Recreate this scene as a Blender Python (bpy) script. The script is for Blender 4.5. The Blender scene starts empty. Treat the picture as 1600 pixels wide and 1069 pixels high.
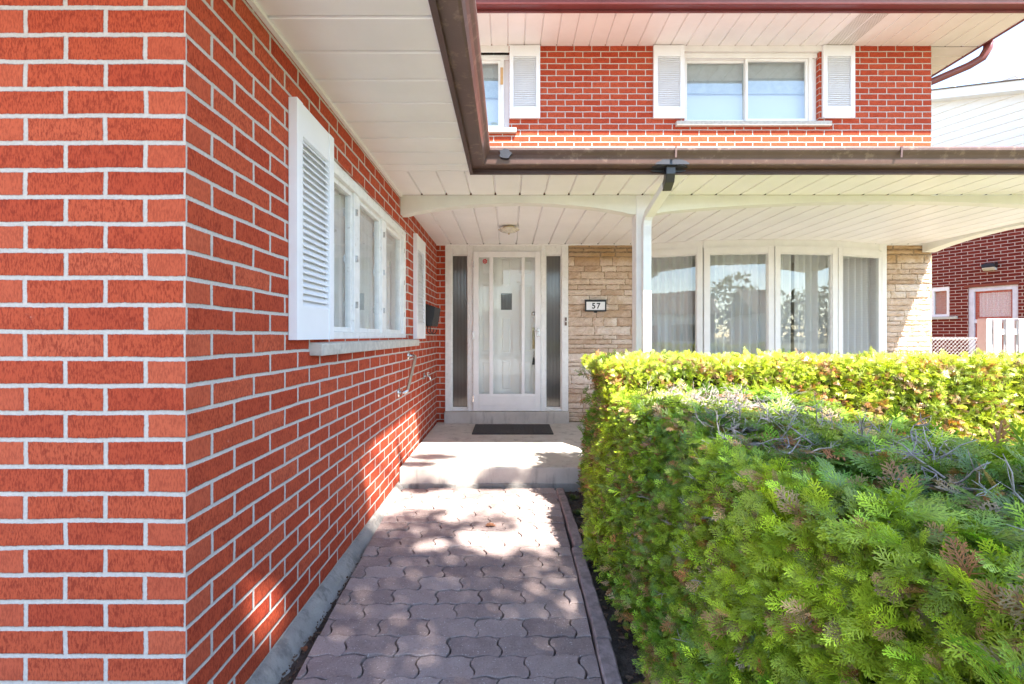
import bpy, bmesh, math, random
import numpy as np
from mathutils import Vector
random.seed(7); RNG = np.random.default_rng(11)
scene = bpy.context.scene
C = scene.collection
PI = math.pi

# ------------------------------------------------------------------ camera, world, sun
cam_d = bpy.data.cameras.new('camera'); cam = bpy.data.objects.new('camera', cam_d); C.objects.link(cam)
cam.location = (0, 0, 1.10); cam.rotation_euler = (PI/2, 0, 0)
cam_d.sensor_width = 36; cam_d.lens = 36*705/1600
cam_d.shift_x = 5/1600; cam_d.shift_y = -9.5/1600
cam_d.clip_start = 0.02; cam_d.clip_end = 2000
scene.camera = cam

SUN = Vector((.388, -.62, 1.0)).normalized()
sd = bpy.data.lights.new('sun', 'SUN'); so = bpy.data.objects.new('sun', sd); C.objects.link(so)
sd.energy = 3.6; sd.angle = math.radians(0.6); sd.color = (1, .965, .92)
so.rotation_euler = SUN.to_track_quat('Z', 'Y').to_euler(); so.location = (4, -6, 9)

world = bpy.data.worlds.new("World"); scene.world = world; world.use_nodes = True
wn = world.node_tree.nodes; wl = world.node_tree.links
sky = wn.new('ShaderNodeTexSky'); sky.sky_type = 'NISHITA'; sky.sun_disc = False
sky.sun_elevation = math.asin(SUN.z); sky.sun_rotation = math.atan2(SUN.x, SUN.y)
sky.air_density = 1.0; sky.dust_density = 0.0; sky.ozone_density = 1.0
bg = wn['Background']; bg.inputs[1].default_value = 0.11
tc = wn.new('ShaderNodeTexCoord'); mp = wn.new('ShaderNodeMapping'); mp.inputs['Scale'].default_value = (1.6, 1.6, 4.0)
mp.inputs['Location'].default_value = (3.1, .4, 0)
cn = wn.new('ShaderNodeTexNoise'); cn.inputs['Scale'].default_value = 1.5; cn.inputs['Detail'].default_value = 8; cn.inputs['Roughness'].default_value = .58
cr = wn.new('ShaderNodeValToRGB'); cr.color_ramp.elements[0].position = .60; cr.color_ramp.elements[1].position = .78
cr.color_ramp.elements[0].color = (0, 0, 0, 1); cr.color_ramp.elements[1].color = (.9, .9, .9, 1)
mx = wn.new('ShaderNodeMix'); mx.data_type = 'RGBA'; mx.inputs[7].default_value = (10.5, 10.6, 10.9, 1)
wl.new(tc.outputs['Generated'], mp.inputs[0]); wl.new(mp.outputs[0], cn.inputs['Vector']); wl.new(cn.outputs[0], cr.inputs[0])
wl.new(cr.outputs[0], mx.inputs[0]); wl.new(sky.outputs[0], mx.inputs[6]); wl.new(mx.outputs[2], bg.inputs[0])

scene.view_settings.view_transform = 'Standard'; scene.view_settings.look = 'None'
scene.view_settings.exposure = 2.7; scene.view_settings.gamma = 1.0
scene.view_settings.use_white_balance = True; scene.view_settings.white_balance_temperature = 7100; scene.view_settings.white_balance_tint = 12
scene.render.engine = 'CYCLES'
scene.cycles.max_bounces = 10; scene.cycles.diffuse_bounces = 6; scene.cycles.glossy_bounces = 4
scene.cycles.transparent_max_bounces = 12; scene.cycles.sample_clamp_indirect = 6

# ------------------------------------------------------------------ helpers
class MB:
    def __init__(s): s.v = []; s.f = []; s.sm = []; s.g = []
    def add(s, vs, fs, smooth=False):
        o = len(s.v); s.g.append(o); s.v += [tuple(p) for p in vs]
        for f in fs: s.f.append(tuple(o+i for i in f)); s.sm.append(smooth)
    def box(s, x0, x1, y0, y1, z0, z1):
        x0, x1 = sorted((x0, x1)); y0, y1 = sorted((y0, y1)); z0, z1 = sorted((z0, z1))
        s.add([(x0,y0,z0),(x1,y0,z0),(x1,y1,z0),(x0,y1,z0),(x0,y0,z1),(x1,y0,z1),(x1,y1,z1),(x0,y1,z1)],
              [(0,3,2,1),(4,5,6,7),(0,1,5,4),(1,2,6,5),(2,3,7,6),(3,0,4,7)])
    def hexa(s, p):   # 8 points bottom 4 ccw, top 4 ccw
        s.add(p, [(0,3,2,1),(4,5,6,7),(0,1,5,4),(1,2,6,5),(2,3,7,6),(3,0,4,7)])
    def tube(s, pts, r, n=8, cap=True, rs=None):
        pts = [Vector(p) for p in pts]; rings = []
        up = None
        for i, p in enumerate(pts):
            t = (pts[min(i+1, len(pts)-1)] - pts[max(i-1, 0)]).normalized()
            if up is None:
                a = Vector((0,0,1)) if abs(t.z) < .9 else Vector((1,0,0))
                up = (a - t*a.dot(t)).normalized()
            else:
                up = (up - t*up.dot(t)).normalized()
            b = t.cross(up); rr = rs[i] if rs else r
            rings.append([p + up*(rr*math.cos(2*PI*k/n)) + b*(rr*math.sin(2*PI*k/n)) for k in range(n)])
        vs = [q for rg in rings for q in rg]; fs = []
        for i in range(len(pts)-1):
            for k in range(n):
                a = i*n+k; b2 = i*n+(k+1) % n
                fs.append((a, b2, b2+n, a+n))
        if cap:
            fs.append(tuple(range(n-1, -1, -1))); fs.append(tuple((len(pts)-1)*n+k for k in range(n)))
        s.add(vs, fs, True)
    def rtube(s, pts, w, d):          # rectangular duct: width along x, depth perpendicular
        pts = [Vector(p) for p in pts]; vs = []
        for i, p in enumerate(pts):
            t = (pts[min(i+1, len(pts)-1)] - pts[max(i-1, 0)]).normalized()
            x = Vector((1,0,0)); x = (x - t*x.dot(t)).normalized(); y = t.cross(x)
            vs += [p + x*(a*w/2) + y*(b*d/2) for a, b in ((-1,-1),(1,-1),(1,1),(-1,1))]
        fs = []
        for i in range(len(pts)-1):
            for k in range(4):
                a = i*4+k; b2 = i*4+(k+1) % 4
                fs.append((a, b2, b2+4, a+4))
        fs += [(3,2,1,0), tuple((len(pts)-1)*4+k for k in range(4))]
        s.add(vs, fs)
    def prism(s, poly, axis, a, b):   # poly list of 2d, extruded along axis from a to b
        def P(u, v, w): return {'x': (w,u,v), 'y': (u,w,v), 'z': (u,v,w)}[axis]
        n = len(poly); vs = [P(u,v,a) for u,v in poly]+[P(u,v,b) for u,v in poly]
        fs = [tuple(range(n)), tuple(range(2*n-1, n-1, -1))]
        for i in range(n): fs.append((i, (i+1) % n, n+(i+1) % n, n+i))
        s.add(vs, fs)
    def lathe(s, prof, cx, cy, n=24):
        vs = []; fs = []
        for r, z in prof:
            vs += [(cx+r*math.cos(2*PI*k/n), cy+r*math.sin(2*PI*k/n), z) for k in range(n)]
        for i in range(len(prof)-1):
            for k in range(n): a = i*n+k; b = i*n+(k+1) % n; fs.append((a, b, b+n, a+n))
        s.add(vs, fs, True)
    def sweep(s, prof, path, closed=True):   # prof (offset to the right of travel, z); path list of (x,y)
        m = len(path); nrm = []
        for i in range(m):
            def rn(a, b): d = Vector((b[0]-a[0], b[1]-a[1])).normalized(); return Vector((d.y, -d.x))
            n1 = rn(path[max(i-1,0)], path[max(i-1,0)+1]); n2 = rn(path[min(i, m-2)], path[min(i, m-2)+1])
            b = (n1+n2).normalized(); nrm.append(b/ max(.2, b.dot(n1)))
        vs = []
        for i in range(m):
            for o, z in prof: vs.append((path[i][0]+nrm[i].x*o, path[i][1]+nrm[i].y*o, z))
        k = len(prof); fs = []
        for i in range(m-1):
            for j in range(k if closed else k-1):
                a = i*k+j; b = i*k+(j+1) % k; fs.append((a, b, b+k, a+k))
        if closed: fs += [tuple(range(k-1,-1,-1)), tuple((m-1)*k+j for j in range(k))]
        s.add(vs, fs)
    def build(s, name, mat, parent=None, bevel=0, loc=None, recalc=True, seg=2):
        me = bpy.data.meshes.new(name); me.from_pydata(s.v, [], s.f)
        me.polygons.foreach_set('use_smooth', s.sm)
        if recalc:
            bm = bmesh.new(); bm.from_mesh(me); bmesh.ops.recalc_face_normals(bm, faces=bm.faces); bm.to_mesh(me); bm.free()
        me.materials.append(mat)
        o = bpy.data.objects.new(name, me); C.objects.link(o)
        if parent is not None: o.parent = parent
        if loc: o.location = loc
        if bevel:
            b = o.modifiers.new('bevel', 'BEVEL'); b.width = bevel; b.segments = seg; b.limit_method = 'ANGLE'; b.angle_limit = math.radians(40)
        return o

def split_build(mb, name, mat, parent=None, bevel=0, label=None):
    """every shape added to mb becomes an object of its own"""
    starts = sorted(mb.g)+[len(mb.v)]; out = []
    for a, b in zip(starts[:-1], starts[1:]):
        q = MB(); idx = [i for i, f in enumerate(mb.f) if a <= f[0] < b]
        q.v = mb.v[a:b]; q.f = [tuple(i-a for i in mb.f[k]) for k in idx]; q.sm = [mb.sm[k] for k in idx]
        o = q.build(name, mat, parent, bevel); out.append(o)
        if label: o['label'] = label
    return out
def tag(o, label=None, cat=None, group=None, kind=None):
    if label: o['label'] = label
    if cat: o['category'] = cat
    if group: o['group'] = group
    if kind: o['kind'] = kind
    return o
def thing(name, label, cat, loc=(0,0,0), rz=0, group=None):
    o = bpy.data.objects.new(name, None); C.objects.link(o); o.location = loc; o.rotation_euler = (0,0,rz)
    return tag(o, label, cat, group)

def wall(mb, axis, p, thick, u0, u1, z0, z1, holes):
    """wall in plane axis=p (front) going back by thick (signed), u range, holes (ua,ub,za,zb)"""
    us = sorted({u0, u1, *[h[0] for h in holes], *[h[1] for h in holes]}); us = [u for u in us if u0-1e-6 <= u <= u1+1e-6]
    zs = sorted({z0, z1, *[h[2] for h in holes], *[h[3] for h in holes]}); zs = [z for z in zs if z0-1e-6 <= z <= z1+1e-6]
    nu, nz = len(us)-1, len(zs)-1
    def solid(i, j):
        if i < 0 or j < 0 or i >= nu or j >= nz: return False
        uc = (us[i]+us[i+1])/2; zc = (zs[j]+zs[j+1])/2
        return not any(h[0] < uc < h[1] and h[2] < zc < h[3] for h in holes)
    def P(u, z, d): return (p+d, u, z) if axis == 'x' else (u, p+d, z)
    for i in range(nu):
        for j in range(nz):
            if not solid(i, j): continue
            a, b, c, d = us[i], us[i+1], zs[j], zs[j+1]
            for t in (0, thick): mb.add([P(a,c,t),P(b,c,t),P(b,d,t),P(a,d,t)], [(0,1,2,3)])
            if not solid(i-1, j): mb.add([P(a,c,0),P(a,d,0),P(a,d,thick),P(a,c,thick)], [(0,1,2,3)])
            if not solid(i+1, j): mb.add([P(b,c,0),P(b,d,0),P(b,d,thick),P(b,c,thick)], [(0,1,2,3)])
            if not solid(i, j-1): mb.add([P(a,c,0),P(b,c,0),P(b,c,thick),P(a,c,thick)], [(0,1,2,3)])
            if not solid(i, j+1): mb.add([P(a,d,0),P(b,d,0),P(b,d,thick),P(a,d,thick)], [(0,1,2,3)])

# ------------------------------------------------------------------ node mini language
class NT:
    def __init__(s, name):
        s.m = bpy.data.materials.new(name); s.m.use_nodes = True
        s.t = s.m.node_tree; s.N = s.t.nodes; s.L = s.t.links; s.b = s.N['Principled BSDF']; s.out = s.N['Material Output']
    def n(s, t, **k):
        x = s.N.new(t)
        for a, v in k.items(): setattr(x, a, v)
        return x
    def put(s, sock, v):
        if isinstance(v, bpy.types.NodeSocket): s.L.new(v, sock)
        elif isinstance(v, (tuple, list)) and sock.type == 'RGBA' and len(v) == 3: sock.default_value = (*v, 1)
        else: sock.default_value = v
    def math(s, op, a, b=0, c=None):
        x = s.n('ShaderNodeMath', operation=op); s.put(x.inputs[0], a); s.put(x.inputs[1], b)
        if c is not None: s.put(x.inputs[2], c)
        return x.outputs[0]
    def mix(s, f, a, b, mode='MIX'):
        x = s.n('ShaderNodeMix', data_type='RGBA', blend_type=mode); s.put(x.inputs[0], f); s.put(x.inputs[6], a); s.put(x.inputs[7], b); return x.outputs[2]
    def fmix(s, f, a, b):
        x = s.n('ShaderNodeMix', data_type='FLOAT'); s.put(x.inputs[0], f); s.put(x.inputs[2], a); s.put(x.inputs[3], b); return x.outputs[0]
    def ramp(s, f, stops):
        x = s.n('ShaderNodeValToRGB'); e = x.color_ramp.elements
        while len(e) < len(stops): e.new(.5)
        for q, (p, c) in zip(e, stops): q.position = p; q.color = (*c, 1)
        s.put(x.inputs[0], f); return x.outputs[0]
    def sstep(s, v, lo, hi, a=0, b=1):
        x = s.n('ShaderNodeMapRange', interpolation_type='SMOOTHSTEP'); s.put(x.inputs[0], v)
        for i, q in enumerate((lo, hi, a, b)): x.inputs[i+1].default_value = q
        return x.outputs[0]
    def vec(s, x, y, z):
        c = s.n('ShaderNodeCombineXYZ')
        for i, q in enumerate((x, y, z)): s.put(c.inputs[i], q)
        return c.outputs[0]
    def noise(s, vec, scale, detail=4, rough=.55, out=0, dim='3D'):
        x = s.n('ShaderNodeTexNoise', noise_dimensions=dim)
        if vec is not None: s.L.new(vec, x.inputs['Vector'])
        x.inputs['Scale'].default_value = scale; x.inputs['Detail'].default_value = detail; x.inputs['Roughness'].default_value = rough
        return x.outputs[out]
    def obj(s): return s.n('ShaderNodeTexCoord').outputs['Object']
    def xyz(s, v):
        x = s.n('ShaderNodeSeparateXYZ'); s.L.new(v, x.inputs[0]); return x.outputs
    def scalev(s, v, sx, sy, sz):
        x = s.n('ShaderNodeMapping'); s.L.new(v, x.inputs[0]); x.inputs['Scale'].default_value = (sx, sy, sz); return x.outputs[0]
    def bump(s, h, dist, strength=1, normal=None):
        x = s.n('ShaderNodeBump'); x.inputs['Distance'].default_value = dist; x.inputs['Strength'].default_value = strength; s.put(x.inputs['Height'], h)
        if normal is not None: s.L.new(normal, x.inputs['Normal'])
        return x.outputs[0]
    def fin(s, col, rough=.6, metal=0, normal=None, spec=None):
        s.put(s.b.inputs['Base Color'], col); s.put(s.b.inputs['Roughness'], rough); s.b.inputs['Metallic'].default_value = metal
        if spec is not None: s.b.inputs['Specular IOR Level'].default_value = spec
        if normal is not None: s.L.new(normal, s.b.inputs['Normal'])
        return s.m

def simple(name, col, rough=.6, metal=0, var=.08, scale=12, bump=.0004, bscale=180, dirt=None, spec=None):
    t = NT(name); o = t.obj()
    n = t.noise(o, scale, 5, .6)
    c = t.mix(t.sstep(n, .3, .7), tuple(x*(1-var) for x in col), tuple(min(1, x*(1+var)) for x in col))
    if dirt:
        d = t.noise(o, dirt[1], 8, .7); c = t.mix(t.math('MULTIPLY', t.sstep(d, dirt[2], dirt[2]+.12), dirt[3]), c, dirt[0])
    b = t.bump(t.noise(o, bscale, 3), bump)
    return t.fin(c, rough, metal, b, spec)

def brick_mat(name, xo, yo, zo=0.0, course=.0675, L=.2, joint=.0095, cols=None, mortar=(.55,.50,.46), header=False, grain=1.0, smear=.5):
    cols = cols or [(.45,.062,.026), (.49,.074,.031), (.52,.086,.036), (.56,.108,.050)]
    t = NT(name); o = t.obj(); X, Y, Z = t.xyz(o)
    nx = t.math('GREATER_THAN', t.math('ABSOLUTE', t.xyz(t.n('ShaderNodeTexCoord').outputs['Normal'])[0]), .5)
    ux = t.math('SUBTRACT', xo, X); uy = t.math('SUBTRACT', Y, yo)
    u = t.fmix(nx, ux, uy)
    wob = t.noise(o, 7, 2, .5, 1); wx, wy, wz = t.xyz(wob)
    u = t.math('ADD', u, t.math('MULTIPLY', t.math('SUBTRACT', wx, .5), .010))
    v = t.math('ADD', t.math('SUBTRACT', Z, zo), t.math('MULTIPLY', t.math('SUBTRACT', wy, .5), .007))
    rv = t.math('DIVIDE', v, course); row = t.math('FLOOR', rv); par = t.math('MODULO', t.math('ADD', row, 200), 2)
    uu = t.math('DIVIDE', t.math('ADD', u, t.math('MULTIPLY', t.math('SUBTRACT', 1, par), L/2)), L)
    # every joint a little off its place
    jc = t.math('FLOOR', uu)
    lu = t.math('MULTIPLY', t.math('FRACT', uu), L); lv = t.math('MULTIPLY', t.math('FRACT', rv), course)
    du = t.math('MINIMUM', lu, t.math('SUBTRACT', L, lu)); dv = t.math('MINIMUM', lv, t.math('SUBTRACT', course, lv))
    rag = t.noise(t.vec(u, v, t.math('MULTIPLY', nx, 7.0)), 95, 3, .7)
    d0 = t.math('MINIMUM', du, dv)
    d = t.math('ADD', d0, t.math('MULTIPLY', t.math('SUBTRACT', rag, .5), .0052))
    mask = t.sstep(d, joint/2-.0006, joint/2+.0012)           # 1 = brick
    wn_ = t.n('ShaderNodeTexWhiteNoise', noise_dimensions='3D'); t.L.new(t.vec(row, jc, t.math('ADD', nx, 3.3)), wn_.inputs[0])
    rid = wn_.outputs[0]
    base = t.ramp(rid, [(0, cols[0]), (.35, cols[1]), (.75, cols[2]), (1, cols[3])])
    gv = t.vec(t.math('MULTIPLY', u, 260), t.math('MULTIPLY', v, 75), t.math('MULTIPLY', rid, 9))
    g = t.noise(gv, 1.0, 4, .65); cl = t.noise(t.vec(u, v, t.math('ADD', nx, rid)), 26, 5, .65)
    headm = 0.0
    if header:
        hx = t.math('MULTIPLY', t.math('LESS_THAN', u, .1), t.math('MULTIPLY', t.math('SUBTRACT', 1, par), t.math('SUBTRACT', 1, nx)))
        hx2 = t.math('MULTIPLY', t.math('MULTIPLY', t.math('GREATER_THAN', u, .4), t.math('LESS_THAN', u, .6)), t.math('MULTIPLY', par, t.math('SUBTRACT', 1, nx)))
        hy = t.math('MULTIPLY', t.math('LESS_THAN', u, .2), t.math('MULTIPLY', par, nx))
        headm = t.math('MULTIPLY', t.math('MAXIMUM', t.math('MAXIMUM', hx, hx2), hy), .55)
        base = t.mix(headm, base, (.56, .120, .060))
    dark = t.sstep(t.math('ADD', t.math('MULTIPLY', g, .74), t.math('MULTIPLY', cl, .26)), .38, .58)
    amt = t.fmix(headm, .72*grain, .22*grain) if header else .72*grain
    base = t.mix(t.math('MULTIPLY', t.math('SUBTRACT', 1, dark), amt), base, (.19,.016,.007), 'MIX')
    sm = t.sstep(t.noise(o, 9, 8, .75), .60, .74)
    fine = t.sstep(t.noise(o, 60, 6, .8), .52, .66)
    base = t.mix(t.math('MULTIPLY', t.math('MULTIPLY', sm, fine), smear), base, (.62, .42, .36))
    mn = t.noise(o, 130, 4, .7)
    mc = t.mix(t.sstep(mn, .25, .75), tuple(x*.86 for x in mortar), tuple(min(1, x*1.08) for x in mortar))
    mc = t.mix(t.math('MULTIPLY', t.sstep(t.noise(o, 5, 6, .7), .55, .75), .35), mc, tuple(x*.55 for x in mortar))
    col = t.mix(mask, mc, base)
    h = t.math('ADD', t.math('MULTIPLY', t.sstep(d, joint/2-.003, joint/2+.003), 1.0),
               t.math('ADD', t.math('MULTIPLY', t.math('MULTIPLY', g, mask), .40), t.math('ADD', t.math('MULTIPLY', mn, .18), t.math('MULTIPLY', cl, .25))))
    return t.fin(col, .88, 0, t.bump(h, .0032, .9), spec=.25)

M = {}
CX, CY = -.808, 1.128
M['brick'] = brick_mat('red_brick', CX, CY-.1, zo=.03, header=True, joint=.0106)
M['brick_back'] = brick_mat('red_brick_rear', 4.73, 5.05-.1, zo=.03, smear=.3)
M['brick_nb'] = brick_mat('dark_red_brick', 0, 0, cols=[(.09,.010,.007),(.12,.013,.009),(.15,.018,.012),(.18,.026,.018)], mortar=(.50,.35,.30), joint=.012, smear=.2)
M['soffit'] = simple('soffit_metal', (.90,.88,.88), .42, var=.03, scale=3, bump=.0006, bscale=5)
M['white'] = simple('white_paint', (.83,.82,.815), .45, var=.03, scale=8, bump=.0004, bscale=60, dirt=((.55,.50,.44), 14, .66, .5))
M['white_old'] = simple('weathered_white_paint', (.80,.79,.77), .6, var=.05, scale=20, bump=.0012, bscale=70, dirt=((.30,.23,.17), 30, .60, .75))
M['shutter'] = simple('shutter_plastic', (.84,.845,.87), .4, var=.02, scale=4, bump=.0002)
M['beam'] = simple('beam_paint', (.80,.79,.73), .5, var=.04, scale=5, dirt=((.50,.50,.40), 9, .66, .4))
M['brown'] = simple('brown_aluminium', (.115,.062,.052), .38, 0, var=.12, scale=6, dirt=((.27,.18,.14), 16, .54, .6), spec=.7)
M['brown_d'] = simple('brown_fascia', (.085,.045,.040), .45, 0, var=.12, scale=6, dirt=((.20,.13,.11), 18, .62, .4))
M['maroon'] = simple('maroon_aluminium', (.19,.045,.048), .35, 0, var=.08, scale=4, dirt=((.32,.12,.10), 15, .66, .35), spec=.7)
M['roof'] = simple('asphalt_shingle', (.12,.085,.07), .95, var=.4, scale=40, bump=.004, bscale=90)
M['sill'] = simple('sill_concrete', (.50,.47,.42), .85, var=.12, scale=30, bump=.0012, bscale=120, dirt=((.28,.26,.23), 10, .58, .6))
M['black'] = simple('black_metal', (.012,.012,.013), .4, 0, var=.1)
M['rubber'] = simple('doormat_rubber', (.052,.047,.050), .9, var=.25, scale=60, bump=.002, bscale=260)
M['steel'] = simple('brushed_steel', (.62,.61,.60), .25, 1, var=.05)
M['brass'] = simple('satin_brass', (.55,.45,.28), .3, 1, var=.05)
M['tar'] = simple('black_sealant', (.012,.012,.018), .35, var=.2, spec=.8)
M['curtain'] = None
M['plate'] = simple('white_enamel', (.82,.80,.80), .3, var=.01)
M['interior'] = simple('interior_wall', (.6,.58,.55), .8)
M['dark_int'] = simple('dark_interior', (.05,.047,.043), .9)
M['vinyl'] = simple('vinyl_siding', (.74,.75,.78), .5, var=.02)
M['red_ink'] = simple('red_ink', (.55,.03,.04), .5)
M['galv'] = simple('galvanised_wire', (.62,.60,.60), .4, .6)
M['twig'] = simple('grey_twig_bark', (.34,.295,.285), .9, var=.3, scale=60, bump=.001)
M['bark'] = simple('tree_bark', (.12,.095,.075), .95, var=.3, scale=14, bump=.01, bscale=30)
M['asphalt'] = simple('road_asphalt', (.055,.055,.058), .9, var=.2, scale=30, bump=.003, bscale=120)
M['car'] = simple('car_paint', (.35,.36,.38), .2, .4, var=.02)
M['tyre'] = simple('tyre_rubber', (.02,.02,.02), .8)
M['leaf_dry'] = simple('dry_leaf', (.22,.09,.045), .8, var=.3, scale=40)

def glass_mat(name, refl=.09, tint=(.93,.95,.95), rough=.01, k=1.15, dirt=0):
    t = NT(name); t.N.remove(t.b)
    tr = t.n('ShaderNodeBsdfTransparent'); tr.inputs[0].default_value = (*tint, 1)
    gl = t.n('ShaderNodeBsdfGlossy'); gl.inputs['Roughness'].default_value = rough; gl.inputs[0].default_value = (1,1,1,1)
    fr = t.n('ShaderNodeFresnel'); fr.inputs[0].default_value = 1.5
    bm_ = t.bump(t.noise(t.obj(), 2.5, 2), .0005); t.L.new(bm_, gl.inputs['Normal'])
    gg = t.n('ShaderNodeNewGeometry')
    f = t.math('MULTIPLY', t.math('ADD', t.math('MULTIPLY', fr.outputs[0], k), refl), t.math('SUBTRACT', 1, gg.outputs['Backfacing']))
    m = t.n('ShaderNodeMixShader'); t.L.new(f, m.inputs[0]); t.L.new(tr.outputs[0], m.inputs[1]); t.L.new(gl.outputs[0], m.inputs[2])
    t.L.new(m.outputs[0], t.out.inputs[0]); return t.m
M['glass'] = glass_mat('window_glass', .10)
M['glass_bow'] = glass_mat('bow_window_glass', .06, tint=(.92,.94,.94))
M['glass_side'] = glass_mat('wing_window_glass', .16)
M['glass_door'] = glass_mat('storm_door_glass', .0, k=.7)
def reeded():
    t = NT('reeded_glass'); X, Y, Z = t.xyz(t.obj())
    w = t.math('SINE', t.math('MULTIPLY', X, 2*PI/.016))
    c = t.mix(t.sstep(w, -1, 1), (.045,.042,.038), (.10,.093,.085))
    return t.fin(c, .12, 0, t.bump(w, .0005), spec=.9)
M['reeded'] = reeded()
def sheer(name='sheer_curtain', lo=.97):
    t = NT(name); t.N.remove(t.b)
    d = t.n('ShaderNodeBsdfDiffuse'); d.inputs[0].default_value = (.90,.89,.89,1)
    tl = t.n('ShaderNodeBsdfTranslucent'); tl.inputs[0].default_value = (.90,.89,.89,1)
    tr = t.n('ShaderNodeBsdfTransparent')
    a = t.n('ShaderNodeMixShader'); a.inputs[0].default_value = .3; t.L.new(d.outputs[0], a.inputs[1]); t.L.new(tl.outputs[0], a.inputs[2])
    lw = t.n('ShaderNodeLayerWeight'); lw.inputs[0].default_value = .45
    f = t.sstep(lw.outputs['Facing'], 0, .9, lo, 1.0)
    b = t.n('ShaderNodeMixShader'); t.L.new(f, b.inputs[0]); t.L.new(tr.outputs[0], b.inputs[1]); t.L.new(a.outputs[0], b.inputs[2])
    t.L.new(b.outputs[0], t.out.inputs[0]); return t.m
M['curtain'] = sheer(); M['net'] = sheer('net_curtain', .93)
def blind_mat():
    t = NT('roller_blind'); return t.fin(t.mix(t.sstep(t.noise(t.obj(), 200, 2), .3, .7), (.58,.63,.67), (.64,.69,.73)), .8)
M['blind'] = blind_mat()
M['blind_grey'] = simple('grey_insect_screen', (.42,.48,.50), .8)
def concrete(name, a, b, crack=False, bumpd=.0015):
    t = NT(name); o = t.obj()
    n = t.noise(o, 3.5, 9, .65); f = t.noise(o, 120, 4, .7)
    c = t.mix(t.sstep(n, .3, .72), a, b); c = t.mix(t.math('MULTIPLY', t.sstep(f, .55, .75), .35), c, tuple(x*.6 for x in a))
    st = t.noise(t.scalev(o, 5, 5, .8), 2.2, 7, .7)
    c = t.mix(t.math('MULTIPLY', t.sstep(st, .52, .66), .6), c, tuple(x*.55 for x in a))
    h = t.math('ADD', t.math('MULTIPLY', f, .5), t.noise(o, 25, 6, .7))
    return t.fin(c, .85, 0, t.bump(h, bumpd))
M['concrete'] = concrete('porch_concrete', (.46,.42,.385), (.58,.54,.50))
M['foundation'] = concrete('foundation_concrete', (.24,.235,.225), (.38,.37,.35), bumpd=.008)
M['drive'] = concrete('driveway_concrete', (.40,.385,.36), (.50,.48,.45))
def island_mat(name, stops, rough=.85, fine=300, bumpd=.002, speck=None, mid=18, patch=None):
    t = NT(name); o = t.obj(); g = t.n('ShaderNodeNewGeometry')
    c = t.ramp(g.outputs['Random Per Island'], stops)
    f = t.noise(o, fine, 3, .7); m_ = t.noise(o, mid, 6, .7)
    c = t.mix(t.math('MULTIPLY', t.sstep(m_, .35, .7), .30), c, tuple(x*1.25 for x in stops[-1][1]))
    c = t.mix(t.math('MULTIPLY', t.sstep(f, .5, .7), .40), c, tuple(x*.45 for x in stops[0][1]))
    if speck:
        vs = t.noise(o, fine*.8, 1, .5); c = t.mix(t.math('MULTIPLY', t.sstep(vs, .68, .74), .8), c, speck)
    if patch:
        p = t.noise(o, patch[1], 5, .6); c = t.mix(t.math('MULTIPLY', t.sstep(p, patch[2], patch[2]+.1), patch[3]), c, patch[0])
    if name == 'ledge_stone':      # damp ochre staining of the top courses
        zz = t.math('ADD', t.xyz(o)[2], t.math('MULTIPLY', m_, .16)); c = t.mix(t.math('MULTIPLY', t.sstep(zz, 1.97, 2.06), .65), c, (.46,.27,.10))
    h = t.math('ADD', t.math('MULTIPLY', f, .45), m_)
    return t.fin(c, rough, 0, t.bump(h, bumpd), spec=.3)
M['paver'] = island_mat('concrete_paver', [(0,(.23,.176,.170)), (.5,(.305,.240,.230)), (1,(.385,.312,.298))], bumpd=.005, fine=170, speck=(.55,.50,.48))
M['stone'] = island_mat('ledge_stone', [(0,(.48,.32,.215)), (.3,(.58,.42,.31)), (.7,(.66,.52,.42)), (1,(.76,.64,.55))], fine=90, bumpd=.010, mid=14, patch=((.46,.30,.16), 3.2, .55, .45))
M['stone_mortar'] = simple('stone_mortar', (.30,.21,.13), .95, var=.25, scale=40, bump=.003, bscale=80)
M['timber'] = simple('weathered_kerb', (.27,.215,.215), .9, var=.25, scale=25, bump=.003, bscale=120, dirt=((.11,.09,.09), 9, .55, .6))
def soil():
    t = NT('garden_soil'); o = t.obj(); n = t.noise(o, 14, 8, .75); f = t.noise(o, 90, 5, .8)
    c = t.mix(t.sstep(n, .35, .65), (.06,.048,.043), (.15,.12,.105)); c = t.mix(t.math('MULTIPLY', t.sstep(f, .58, .68), .6), c, (.19,.14,.11))
    return t.fin(c, .95, 0, t.bump(t.math('ADD', n, f), .02))
M['soil'] = soil()
def lawn():
    t = NT('lawn_grass'); o = t.obj(); n = t.noise(o, 2.2, 8, .7); f = t.noise(t.scalev(o, 1, 1, 1), 160, 3, .8)
    c = t.mix(t.sstep(n, .35, .65), (.14,.15,.06), (.20,.19,.09)); c = t.mix(t.math('MULTIPLY', t.sstep(f, .45, .65), .5), c, (.26,.23,.13))
    return t.fin(c, .9, 0, t.bump(f, .02))
M['lawn'] = lawn()
def fol_mat(name, trans=.28, sheen=.55):
    t = NT(name); a = t.n('ShaderNodeAttribute'); a.attribute_name = 'Col'
    t.put(t.b.inputs['Base Color'], a.outputs['Color']); t.b.inputs['Roughness'].default_value = .42; t.b.inputs['Specular IOR Level'].default_value = sheen
    tl = t.n('ShaderNodeBsdfTranslucent'); t.L.new(t.mix(1, a.outputs['Color'], (1.5,1.4,.5), 'MULTIPLY'), tl.inputs[0])
    m = t.n('ShaderNodeMixShader'); m.inputs[0].default_value = trans
    t.L.new(t.b.outputs[0], m.inputs[1]); t.L.new(tl.outputs[0], m.inputs[2]); t.L.new(m.outputs[0], t.out.inputs[0]); return t.m
M['foliage'] = fol_mat('cedar_foliage')
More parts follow.
